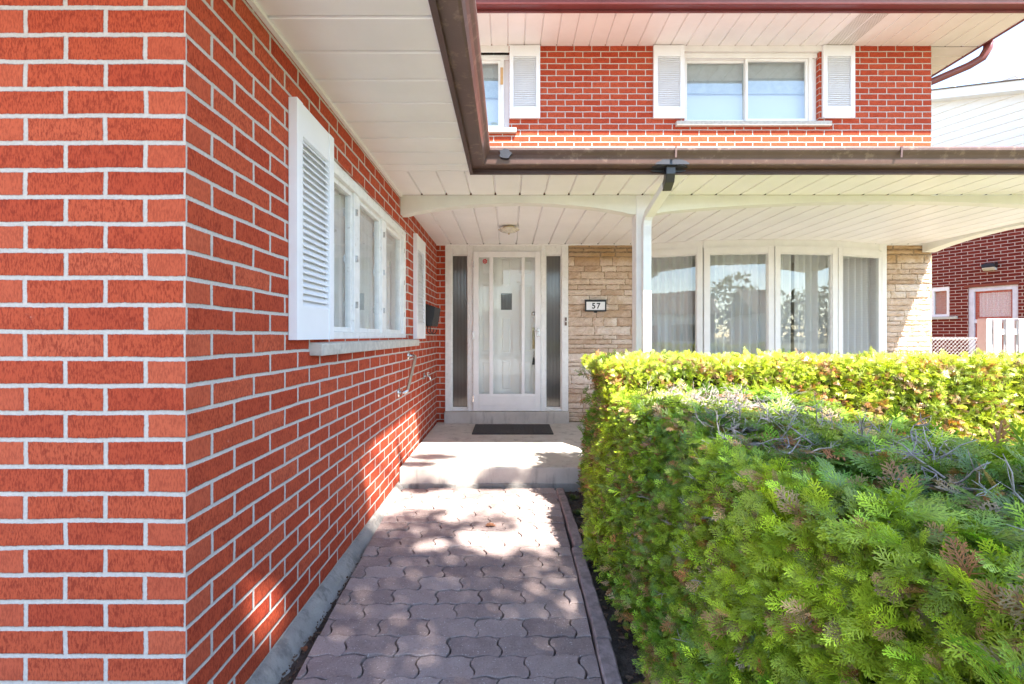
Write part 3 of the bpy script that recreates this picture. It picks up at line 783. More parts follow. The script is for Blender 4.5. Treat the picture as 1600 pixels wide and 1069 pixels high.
for p, q in ((gx[0],gx[1]),(gx[2],gx[3]),(gx[4],gx[5])):
    mb = MB(); mb.box(p, q, D0-.030, D0-.027, gz0, gz1); mb.build('pane', M['glass_door'], storm)
mb = MB(); hx = pxX(841.5, 4.97); hz = pxZ(518, 4.97)
mb.box(hx-.014, hx+.014, Y0-.008, Y0, hz-.055, hz+.035)
mb.tube([(hx-.002,Y0-.01,hz+.01),(hx-.004,Y0-.045,hz+.012),(hx-.040,Y0-.052,hz+.01),(hx-.052,Y0-.05,hz+.008)], .007, 8)
mb.build('handle', M['steel'], storm, bevel=.002)
mb = MB(); mb.box(a-.006, a+.010, Y0-.006, Y0, hz-.08, hz-.01); mb.box(a-.006, a+.010, Y0-.006, Y0, z1-.18, z1-.11); mb.box(a-.006, a+.010, Y0-.006, Y0, z0+.10, z0+.17)
split_build(mb, 'hinge', M['steel'], storm)
# red emblem sticker on the glass: ring of petals
mb = MB(); ex, ez = pxX(757.5,5.0), pxZ(408,5.0)
for k in range(7):
    an = 2*PI*k/7+.3; cx_, cz_ = ex+.020*math.cos(an), ez+.022*math.sin(an)
    mb.prism([(cx_+.010*math.cos(an+q), cz_+.010*math.sin(an+q)) for q in (0, 1.9, 2.7, 3.6, 4.4)], 'y', D0-.0315, D0-.0305)
mb.prism([(ex+.009*math.cos(q*PI/3), ez+.009*math.sin(q*PI/3)) for q in range(6)], 'y', D0-.0315, D0-.0305)
st = mb.build('sticker', M['red_ink'], storm); st['label'] = 'small red emblem sticker'
# inner door
PANS = [tuple(pxX(v,5.1) for v in q[:2])+tuple(pxZ(v,5.1) for v in q[2:]) for q in ((749,776,626,560),(806,836,626,560),(781,801,612,560),(749,776,554,440),(806,836,554,440),(781,801,554,494),(749,776,434,402),(806,836,434,402),(781,801,450,402))]
mb = MB(); iy = D0+.022; lx0, lx1, lz0, lz1 = pxX(782.8,5.12), pxX(799.8,5.12), pxZ(484.7,5.12), pxZ(458.8,5.12)
wall(mb, 'y', iy, .045, xs[3], xs[4], zb, 2.06, [(lx0, lx1, lz0, lz1)]+PANS)
for (p,q,r,s_) in PANS: mb.box(p-.004,q+.004,iy+.014,iy+.03,r-.004,s_+.004)
inner = mb.build('front_door', simple('door_enamel', (.88,.85,.81), .35, var=.01), house); inner['label'] = 'white panelled inner front door behind the storm door'
mb = MB()
def panel(x0, x1, z0, z1):
    for (p,q,r,s_) in ((x0,x1,z0,z0+.014),(x0,x1,z1-.014,z1),(x0,x0+.014,z0+.014,z1-.014),(x1-.014,x1,z0+.014,z1-.014)): mb.box(p,q,iy-.015,iy+.001,r,s_)
for (p,q,r,s_) in PANS:
    w__ = (q-p)*.2; mb.hexa([(p+w__,iy+.014,r+w__),(q-w__,iy+.014,r+w__),(q-w__,iy+.014,s_-w__),(p+w__,iy+.014,s_-w__),(p+w__+.008,iy+.006,r+w__+.008),(q-w__-.008,iy+.006,r+w__+.008),(q-w__-.008,iy+.006,s_-w__-.008),(p+w__+.008,iy+.006,s_-w__-.008)])
split_build(mb, 'door_panel', inner.data.materials[0], inner)
mb = MB(); mb.box(lx0, lx1, iy+.02, iy+.025, lz0, lz1); mb.build('door_light', M['reeded'], inner)
mb = MB(); kx = pxX(833.5,5.1)
def lathe_y(mb, prof, cx, cz, n=16):     # prof (r, y)
    vs = []; fs = []
    for r, y in prof: vs += [(cx+r*math.cos(2*PI*k/n), y, cz+r*math.sin(2*PI*k/n)) for k in range(n)]
    for i in range(len(prof)-1):
        for k in range(n): a_ = i*n+k; b_ = i*n+(k+1) % n; fs.append((a_, b_, b_+n, a_+n))
    mb.add(vs, fs, True)
lathe_y(mb, [(.024,iy),(.024,iy-.008),(.014,iy-.013),(0.0005,iy-.014)], kx, pxZ(490.5,5.1)); mb.build('deadbolt', M['steel'], inner)
mb = MB(); mb.box(kx-.014, kx+.014, iy-.006, iy, pxZ(545,5.1), pxZ(512,5.1))
mb.tube([(kx,iy-.006,pxZ(516,5.1)),(kx,iy-.035,pxZ(519,5.1)),(kx,iy-.042,pxZ(530,5.1)),(kx,iy-.032,pxZ(540,5.1)),(kx,iy-.006,pxZ(543,5.1))], .007, 8)
mb.build('handle', M['brass'], inner, bevel=.002)
mb = MB(); lz = pxZ(562,5.08); ly = iy-.022
mb.prism([(kx-.020,lz-.055),(kx+.018,lz-.055),(kx+.016,lz-.03),(kx+.010,lz+.012),(kx+.006,lz+.03),(kx-.004,lz+.03),(kx-.010,lz+.005)], 'y', ly-.012, ly+.012)
mb.tube([(kx+.002,ly,lz+.028),(kx+.004,ly,lz+.06),(kx+.004,ly+.01,lz+.10)], .003, 6)
tag(mb.build('key_lockbox', M['black'], bevel=.003), 'small black lockbox hanging from the inner front door handle', 'lockbox')
# interior behind the doors
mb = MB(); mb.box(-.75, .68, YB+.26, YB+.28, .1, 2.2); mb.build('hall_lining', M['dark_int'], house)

# --- bow window
bx0, bx1, bs = 1.397, 4.203, .285
Rr = (((bx1-bx0)/2)**2+bs**2)/(2*bs); th = math.asin((bx1-bx0)/2/Rr); bc = (bx0+bx1)/2
pts = []
for i in range(5):
    a_ = -th+2*th*i/4; pts.append(Vector((bc+Rr*math.sin(a_), YB+.01-(Rr*math.cos(a_)-(Rr-bs)))))
bz0, bz1 = .45, CEIL-.001
fz1 = 2.045
bow = MB()
# frieze following the bow, apron under it
for i in range(4):
    p, q = pts[i], pts[i+1]; d = (q-p).normalized(); n_ = Vector((d.y, -d.x))
    if n_.y > 0: n_ = -n_
    for (za, zb_, o1, o2) in ((fz1, bz1, .012, -.05), (PZ, bz0, .0, -.05)):
        pa = p+n_*o1; qa = q+n_*o1; pb = p+n_*o2; qb = q+n_*o2
        bow.hexa([(*pa,za),(*qa,za),(*qb,za),(*pb,za),(*pa,zb_),(*qa,zb_),(*qb,zb_),(*pb,zb_)])
bow.box(bx0-.002, bx0+.03, YB-.035, YB+.1, bz0, bz1); bow.box(bx1-.085, bx1+.002, YB-.03, YB+.1, bz0, bz1)
bwo = bow.build('bow_window', M['white'], house); bwo['label'] = 'four light white bow window under the porch'
for i in range(4):
    p, q = pts[i], pts[i+1]; d = (q-p).normalized(); n_ = Vector((d.y, -d.x))
    if n_.y > 0: n_ = -n_
    Lg = (q-p).length; 
    def bxp(mb, a, b, za, zb_, o1, o2):
        A = p+d*a; B_ = p+d*b
        mb.hexa([(*(A+n_*o1),za),(*(B_+n_*o1),za),(*(B_+n_*o2),za),(*(A+n_*o2),za),(*(A+n_*o1),zb_),(*(B_+n_*o1),zb_),(*(B_+n_*o2),zb_),(*(A+n_*o2),zb_)])
    fr = MB(); fw = .062; g = .004
    bxp(fr, g, fw, bz0, fz1, .028, -.045); bxp(fr, Lg-fw, Lg-g, bz0, fz1, .028, -.045)
    bxp(fr, fw, Lg-fw, fz1-.068, fz1, .028, -.045); bxp(fr, fw, Lg-fw, bz0, bz0+.06, .028, -.045)
    bxp(fr, fw, fw+.010, bz0+.06, fz1-.068, .014, -.03); bxp(fr, Lg-fw-.010, Lg-fw, bz0+.06, fz1-.068, .014, -.03); bxp(fr, fw+.01, Lg-fw-.01, fz1-.078, fz1-.068, .014, -.03)
    fo = fr.build('window_light', M['white'], bwo, bevel=.003)
    pn = MB(); bxp(pn, fw+.010, Lg-fw-.010, bz0+.06, fz1-.078, -.002, -.006); pn.build('pane', M['glass_bow'], bwo)
off = [(p.x, p.y+.12) for p in pts]
def seg(f0, f1):
    out = []
    for i in range(9):
        f = (f0+(f1-f0)*i/8)*4; k = min(int(f), 3); a_, b_ = Vector(off[k]), Vector(off[k+1]); q = a_.lerp(b_, f-k); out.append((q.x, q.y))
    return out
curtain('curtain', seg(.01, .23), .4, 2.06, 'white sheer curtain behind the leftmost light of the bow window', .032, 8)
curtain('curtain', seg(.24, .60), .4, 2.06, 'white sheer curtain behind the middle of the bow window', .034, 12)
curtain('curtain', seg(.61, .99), .4, 2.06, 'white sheer curtain behind the right half of the bow window', .032, 13)
mb = MB(); mb.box(1.3,4.35,7.2,7.25,.1,2.25); mb.box(1.3,1.35,YB+.25,7.2,.1,2.25); mb.box(4.3,4.35,YB+.25,7.2,.1,2.25); mb.box(1.35,4.3,YB+.05,7.2,.1,.14); mb.box(1.35,4.3,YB+.05,7.2,2.2,2.25)
mb.build('room_lining', M['interior'], house)

# --- upper windows
def upper_window(x0, x1, z0, z1, label, sill_x):
    Y = YB
    fr = MB()
    fr.box(x0, x1, Y+.03, Y+.12, z1-.055, z1); fr.box(x0, x1, Y+.03, Y+.12, z0, z0+.03)
    fr.box(x0, x0+.03, Y+.03, Y+.12, z0+.03, z1-.055); fr.box(x1-.095, x1-.055, Y+.03, Y+.12, z0+.03, z1-.055); fr.box(x1-.055, x1, Y+.05, Y+.12, z0+.03, z1-.055)
    w_ = fr.build('window', M['white'], house, bevel=.003); w_['label'] = label
    xa, xb = x0+.03, x1-.095; xm = (xa+xb)/2
    for (p, q, yy) in ((xa, xm+.015, Y+.075), (xm-.015, xb, Y+.045)):
        s_ = MB(); za, zb_ = z0+.03, z1-.055
        for (a, b, c, d) in ((p,p+.03,za,zb_),(q-.03,q,za,zb_),(p+.03,q-.03,za,za+.03),(p+.03,q-.03,zb_-.03,zb_)): s_.box(a,b,yy,yy+.025,c,d)
        s_.build('sash', M['white'], w_, bevel=.002)
        s_ = MB(); s_.box(p+.03, q-.03, yy+.010, yy+.014, za+.03, zb_-.03); s_.build('pane', M['glass'], w_)
    s_ = MB(); s_.hexa([(sill_x[0],Y-.045,z0-.058),(sill_x[1],Y-.045,z0-.058),(sill_x[1],Y+.1,z0-.055),(sill_x[0],Y+.1,z0-.055),(sill_x[0],Y-.045,z0-.006),(sill_x[1],Y-.045,z0-.006),(sill_x[1],Y+.1,z0+.004),(sill_x[0],Y+.1,z0+.004)])
    s_.build('sill', M['sill'], w_, bevel=.004)
    zm = (z0*.52+z1*.48)
    s_ = MB(); s_.box(x0+.02, x1-.06, Y+.115, Y+.118, zm, z1-.02)
    s_.tube([(x0+.02,Y+.1165,zm),(x1-.06,Y+.1165,zm)], .008, 6)
    tag(s_.build('roller_blind', M['blind_grey']), 'grey roller blind half down in the upper %s window' % ('left' if x0 < 0 else 'right'), 'blind')
    s_ = MB(); s_.box(x0+.02, x1-.06, Y+.135, Y+.14, z0, z1); s_.build('inner_blind', M['blind'], w_)
    return w_
u2 = upper_window(1.965, 3.475, 3.495, 4.285, 'white sliding window of the upper storey', (pxX(1058,5.0), pxX(1301,5.0)))
u1 = upper_window(-1.3, .005, 3.42, 4.265, 'upper storey window half hidden by the gutter', (-1.4, pxX(807,5.0)))
mb = MB(); mb.box(-.095, -.065, YB+.024, YB+.0295, 3.93, 4.12); o = mb.build('bare_wood_patch', simple('bare_wood', (.62,.36,.16), .7), u1)
# head boards above the upper windows
mb = MB(); mb.box(1.965, 3.50, YB-.005, YB+.1, 4.287, US-.001); mb.box(-1.3, .0, YB-.005, YB+.1, 4.27, US-.001); split_build(mb, 'head_board', M['white'], house)

# ------------------------------------------------------------------ things on the house
# porch light
t = thing('porch_light', 'round brass and glass flush light on the porch ceiling', 'ceiling light', (0, 4.22, CEIL-.002))
mb = MB(); mb.lathe([(.001,0),(.055,0),(.058,-.006),(.050,-.016),(.040,-.020),(.001,-.021)], 0, 0, 28); mb.build('mount', M['brass'], t)
mb = MB(); n = 40; prof = [(.040,-.014),(.070,-.016),(.092,-.022),(.090,-.032),(.062,-.046),(.030,-.056),(.004,-.060)]
vs = []; fs = []
for r, z in prof:
    for k in range(n): rr = r*(1+.09*math.cos(k*2*PI/n*10)); vs.append((rr*math.cos(2*PI*k/n), rr*math.sin(2*PI*k/n), z))
for i in range(len(prof)-1):
    for k in range(n): a_ = i*n+k; b_ = i*n+(k+1) % n; fs.append((a_, b_, b_+n, a_+n))
mb.add(vs, fs, True)
gm = simple('moulded_glass', (.66,.60,.48), .12, 0, var=.2, scale=60, bump=.002, bscale=60, spec=.9); mb.build('glass_shade', gm, t)
mb = MB(); mb.lathe([(.001,-.072),(.008,-.070),(.010,-.062),(.005,-.056)], 0, 0, 12); mb.build('finial', M['brass'], t)
# number plaque
t = thing('number_plaque', 'black framed white house number plaque reading 57 on the stone', 'house number', (pxX(931,5.0), YB-.035, pxZ(478,5.0)))
mb = MB(); w_, h_ = .118, .062
mb.box(-w_,w_,-.012,.012,-h_,-h_+.016); mb.box(-w_,w_,-.012,.012,h_-.016,h_); mb.box(-w_,-w_+.014,-.012,.012,-h_+.016,h_-.016); mb.box(w_-.014,w_,-.012,.012,-h_+.016,h_-.016)
mb.box(-w_-.006,w_+.006,-.016,.012,h_,h_+.008)
for k in range(9): mb.box(-w_+.018+k*.0235, -w_+.030+k*.0235, -.0165, -.011, h_-.004, h_+.0075)
mb.prism([(-.02,-h_),(.02,-h_),(.012,-h_-.014),(-.012,-h_-.014)], 'y', -.01, .012)
mb.build('frame', M['black'], t, bevel=.002)
mb = MB(); mb.box(-w_+.014, w_-.014, -.004, .011, -h_+.016, h_-.016); mb.build('plate', M['plate'], t)
def text(s, size, loc, rot, mat, parent, name, ext=.0015, sx_=1.0, bold=0):
    cu = bpy.data.curves.new(name, 'FONT'); cu.body = s; cu.size = size; cu.extrude = ext; cu.align_x = 'CENTER'; cu.align_y = 'CENTER'; cu.space_character = 1.25; cu.offset = bold
    o = bpy.data.objects.new(name, cu); C.objects.link(o)
    dg = bpy.context.evaluated_depsgraph_get(); me = bpy.data.meshes.new_from_object(o.evaluated_get(dg)); bpy.data.objects.remove(o)
    me.materials.clear(); me.materials.append(mat); o2 = bpy.data.objects.new(name, me); C.objects.link(o2); o2.parent = parent; o2.location = loc; o2.rotation_euler = rot; o2.scale = (sx_,1,1); return o2
text('57', .088, (.004, -.006, -.002), (PI/2,0,0), M['black'], t, 'numerals', sx_=.95, bold=.002)
# door bell
t = thing('doorbell', 'small bell push on the right jamb of the door frame', 'doorbell', (pxX(884,5.03), D0-.02, pxZ(502.5)))
mb = MB(); mb.box(-.012,.012,-.012,0,-.045,.045); mb.build('housing', simple('bell_housing', (.22,.16,.14), .5), t, bevel=.003)
mb = MB(); lathe_y(mb, [(.008,-.011),(.008,-.016),(.0005,-.017)], 0, 0); mb.build('button', M['plate'], t)
# mailbox
t = thing('mailbox', 'black metal mailbox with paper hooks on the brick wall near the door', 'mailbox', (CX, 4.42, 1.37))
mb = MB()
mb.prism([(.004,-.175),(.085,-.175),(.112,-.02),(.112,.0),(.004,.035)], 'y', -.17, .17)
mb.build('box_body', M['black'], t, bevel=.004)
mb = MB(); mb.hexa([(.003,-.178,.036),(.118,-.178,-.004),(.118,.178,-.004),(.003,.178,.036),(.003,-.178,.042),(.120,-.178,.002),(.120,.178,.002),(.003,.178,.042)])
mb.build('lid', M['black'], t, bevel=.002)
for yy in (-.11, .06):
    mb = MB(); mb.tube([(.03,yy,-.17),(.03,yy,-.215),(.036,yy,-.235),(.055,yy,-.25),(.078,yy,-.243),(.090,yy,-.222),(.092,yy,-.205)], .0042, 8); mb.build('hook', M['black'], t)
# grab rail
t = thing('grab_rail', 'short slanted steel grab rail on the brick wall under the window', 'grab rail', (CX, 3.28, .69))
mb = MB(); mb.tube([(.0,.02,-.005),(.045,.02,-.004),(.060,.035,.006),(.062,.06,.03),(.062,.30,.225),(.060,.325,.245),(.045,.34,.252),(0,.34,.252)], .0135, 12); mb.build('rail', M['steel'], t)
for yy, zz in ((.02,-.005),(.34,.252)):
    mb = MB(); n = 20; vs = []
    for r, x in ((.034,.001),(.034,.006),(.024,.012)): vs += [(x, yy+r*math.cos(2*PI*k/n), zz+r*math.sin(2*PI*k/n)) for k in range(n)]
    fs = [(i*n+k, i*n+(k+1)%n, (i+1)*n+(k+1)%n, (i+1)*n+k) for i in range(2) for k in range(n)]+[tuple(range(2*n,3*n))]
    mb.add(vs, fs, True); mb.build('flange', M['steel'], t)
# tap
t = thing('garden_tap', 'small metal garden tap low on the brick wall near the door', 'tap', (CX, 4.26, .72))
mb = MB(); mb.tube([(0,0,0),(.04,0,0),(.06,0,-.008),(.068,0,-.035)], .010, 8); mb.lathe([(.001,.038),(.020,.036),(.020,.030),(.005,.028),(.005,.0)], .04, 0, 12); mb.build('tap_body', M['steel'], t)
mb = MB(); mb.box(.001,.012,-.028,.028,-.028,.028); mb.build('tap_flange', M['steel'], t, bevel=.003)
# doormat
mb = MB(); mb.box(-.36, .437, 4.40, 4.86, PZ+.0008, PZ+.013)
for i in range(20): mb.box(-.345+i*.0392, -.3325+i*.0392, 4.415, 4.845, PZ+.013, PZ+.0165)
tag(mb.build('doormat', M['rubber'], bevel=.003), 'dark grey rubber mat on the porch before the door', 'doormat')
# dry leaf
def leaf(loc, rz, s, label):
    mb = MB(); vs = []; fs = []; n = 10
    out = []
    for k in range(2*n):
        a_ = 2*PI*k/(2*n); r = (1 if k % 2 else .72)*s; out.append((r*math.cos(a_)*1.3, r*math.sin(a_)*.8, .35*s*abs(math.sin(a_))**1.5+.004))
    vs = [(0,0,.002)]+out; fs = [(0, k+1, (k+1) % (2*n)+1) for k in range(2*n)]
    vs += [(x, y, z+.001) for x, y, z in vs]; m0 = 2*n+1
    fs += [(m0, m0+(k+1) % (2*n)+1, m0+k+1) for k in range(2*n)]+[(k+1,(k+1)%(2*n)+1,m0+(k+1)%(2*n)+1,m0+k+1) for k in range(2*n)]
    mb.add(vs, fs); o = mb.build('fallen_leaf', M['leaf_dry'], loc=loc); o.rotation_euler = (.1,.12,rz)
    tag(o, label, 'leaf', 'dry leaves fallen on the path')
leaf((-.105, 2.60, .002), .3, .026, 'curled brown leaf in the middle of the path')
leaf((-.70, 1.98, -.02), 1.2, .020, 'brown leaf against the foundation at the left of the path')
leaf((-.735, 1.62, -.03), 2.2, .016, 'small reddish leaf in the gap between foundation and pavers')
# mulch / litter in the bed
mb = MB()
for i in range(1500):
    if random.random() < .62: x, y = random.uniform(.385, .75), random.uniform(.9, 3.26)
    else: x, y = random.uniform(-.735, -.66), random.uniform(1.1, 3.25); x = xl(y)-random.uniform(.0, .07)
    s = random.uniform(.003, .013) if x > 0 else random.uniform(.002, .0045); a_ = random.random()*PI; l = s*random.uniform(1, 3)
    c_, s_ = math.cos(a_), math.sin(a_); zz = -.036+random.uniform(0, .012)
    vs = [(x+c_*u*l-s_*v*s, y+s_*u*l+c_*v*s, zz+h_+random.uniform(-.002,.002)) for h_ in (0, .004) for u, v in ((-.5,-.5),(.5,-.4),(.5,.5),(-.5,.4))]
    mb.hexa(vs)
tag(mb.build('mulch', island_mat('bark_chips', [(0,(.06,.035,.025)), (.6,(.12,.075,.05)), (1,(.22,.15,.11))], fine=200, bumpd=.001)), 'bark chips and crumbs scattered on the soil beside the path', 'mulch', kind='stuff')

# ------------------------------------------------------------------ foliage machinery
def frond(L, nb, rng, detail=2, w=.0019, curl=.25):
    """flat arborvitae spray in XY plane growing along +X, quads as (N,4,3)"""
    Q = []
    def strip(p, d, l, w0, w1, depth):
        n = max(1, int(round(l/.016))) if detail > 1 else 1
        q = p.copy(); ang = math.atan2(d[1], d[0])
        for i in range(n):
            ang2 = ang+rng.normal(0, .07); e = q+np.array([math.cos(ang2), math.sin(ang2), 0])*l/n
            nr = np.array([-math.sin(ang2), math.cos(ang2), 0]); a = w0+(w1-w0)*i/n; b = w0+(w1-w0)*(i+1)/n
            Q.append([q-nr*a, q+nr*a, e+nr*b, e-nr*b]); q = e
        return q
    strip(np.zeros(3), np.array([1., 0, 0]), L, w*1.2, w*.7, 0)
    for k in range(nb):
        f = (k+.6)/nb; side = 1 if k % 2 else -1
        l = L*(.52*(1-f)**.8+.13)*rng.uniform(.8, 1.15); an = side*rng.uniform(.55, .85)
        p = np.array([L*f*.95, 0, 0]); d = np.array([math.cos(an), math.sin(an), 0]); strip(p, d, l, w*1.15, w*.75, 1)
        if detail > 0:
            ns = max(1, int(l/.009)) if detail > 1 else max(1, int(l/.016))
            for j in range(ns):
                g = (j+.7)/(ns+.3); s2 = 1 if j % 2 else -1; an2 = an+s2*rng.uniform(.5, .8)
                l2 = l*(.42*(1-g)+.14)*rng.uniform(.8, 1.2)
                strip(p+d*l*g, np.array([math.cos(an2), math.sin(an2), 0]), l2, w*1.1, w*.6, 2)
    Q = np.array(Q); r = np.hypot(Q[..., 0], Q[..., 1]); Q[..., 2] = -curl*r*r/L + .10*np.abs(Q[..., 1])
    return Q
rng = np.random.default_rng(5)
FR_HI = [frond(1.0*.085, 16, rng, 2, .0013, rng.uniform(.0, .5)) for _ in range(8)]
FR_MID = [frond(1.0*.085, 11, rng, 1, .0017, rng.uniform(.0, .6)) for _ in range(8)]
FR_LO = [frond(1.0*.085, 7, rng, 0, .0036, rng.uniform(.0, .7)) for _ in range(8)]

def scatter(P, Nn, up, size, col, variants, jit=.5, rng=rng):
    """P (n,3) roots; Nn growth directions; up: preferred face normals; returns verts, colours"""
    n = len(P); D = Nn+rng.normal(0, jit, (n,3)); D /= np.linalg.norm(D, axis=1)[:,None]
    U = up+rng.normal(0, jit*1.2, (n,3)); U -= D*np.sum(U*D, 1)[:,None]; U /= np.linalg.norm(U, axis=1)[:,None]
    S = np.cross(U, D); vi = rng.integers(0, len(variants), n); V = []; Cc = []
    for k, fr in enumerate(variants):
        idx = np.where(vi == k)[0]
        if not len(idx): continue
        q = fr.reshape(-1, 3)
        sc = size[idx][:,None,None]
        v = P[idx][:,None,:]+sc*(q[None,:,0:1]*D[idx][:,None,:]+q[None,:,1:2]*S[idx][:,None,:]+q[None,:,2:3]*U[idx][:,None,:])
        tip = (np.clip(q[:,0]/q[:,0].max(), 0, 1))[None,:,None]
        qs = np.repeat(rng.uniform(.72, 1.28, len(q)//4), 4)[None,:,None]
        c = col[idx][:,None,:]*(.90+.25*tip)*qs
        V.append(v.reshape(-1,3)); Cc.append(np.broadcast_to(c, v.shape).reshape(-1,3))
    return np.concatenate(V), np.concatenate(Cc)
def quad_object(name, V, Cc, mat, parent=None):
    n = len(V)//4; me = bpy.data.meshes.new(name); me.vertices.add(len(V)); me.vertices.foreach_set('co', V.astype(np.float32).ravel())
    me.loops.add(len(V)); me.loops.foreach_set('vertex_index', np.arange(len(V), dtype=np.int32))
    me.polygons.add(n); me.polygons.foreach_set('loop_start', np.arange(0, len(V), 4, dtype=np.int32)); me.polygons.foreach_set('loop_total', np.full(n, 4, dtype=np.int32))
    me.update(calc_edges=True)
    at = me.color_attributes.new('Col', 'FLOAT_COLOR', 'POINT'); cc = np.ones((len(V),4), np.float32); cc[:,:3] = Cc; at.data.foreach_set('color', cc.ravel())
    me.materials.append(mat); o = bpy.data.objects.new(name, me); C.objects.link(o)
    if parent is not None: o.parent = parent
    return o
def pn(P, s, seed):     # cheap smooth noise in [0,1]
    r = np.random.default_rng(seed); out = 0
    for k in range(5):
        w_ = r.normal(0, 1, 3)*s*(1+.5*k); out = out+np.sin(P@w_+r.uniform(0, 6.28))
    return .5+out/5
def fcol(P, rng, dead=.05, yellow=.5, blue=0.0, gold=0.0):
    n = len(P); a = np.array([.10,.22,.018]); b = np.array([.33,.43,.034]); c = np.array([.05,.115,.055]); d = np.array([.36,.13,.045])
    e = np.array([.34,.26,.15])
    t_ = np.clip(pn(P, 6, 1)+rng.normal(0,.22,n)+yellow-.5, 0, 1)[:,None]; col = a*(1-t_)+b*t_
    col = col*(1-gold)+np.array([.32,.33,.035])*gold*rng.uniform(.7,1.2,(n,1))
    bl = (np.clip(pn(P, 5, 2)-.35+rng.normal(0,.2,n), 0, 1)*blue*1.6).clip(0,1)[:,None]; col = col*(1-bl)+c*bl
    pd = pn(P, 13, 3); m_ = (rng.random(n) < dead*(.7+6*(pd > .78)+2.0*(pd > .58))); mm = rng.random(n)[:,None]
    col = np.where(m_[:,None], d*mm+e*(1-mm), col)
    return col*np.exp(rng.normal(0, .38, (n,1)))

def branchy_twigs(mb, roots, dirs, ln, r0, rng):
    for p, d, l in zip(roots, dirs, ln):
        p = Vector(p); d = Vector(d).normalized(); pts = [p]; q = p.copy(); dd = d.copy()
        for i in range(4):
            dd = (dd+Vector(rng.normal(0, .38, 3))).normalized(); q = q+dd*l/4; pts.append(q.copy())
        mb.tube(pts, r0, 5, rs=[r0, r0*.85, r0*.7, r0*.5, r0*.25])
        for k in range(rng.integers(3, 8)):
            s_ = pts[rng.integers(1, 4)]; e = (dd+Vector(rng.normal(0, .75, 3))).normalized(); m1 = s_+e*l*rng.uniform(.1,.24); m2 = m1+(e+Vector(rng.normal(0,.45,3))).normalized()*l*.18
            mb.tube([s_, m1, m2], r0*.5, 4, rs=[r0*.5, r0*.35, r0*.15])

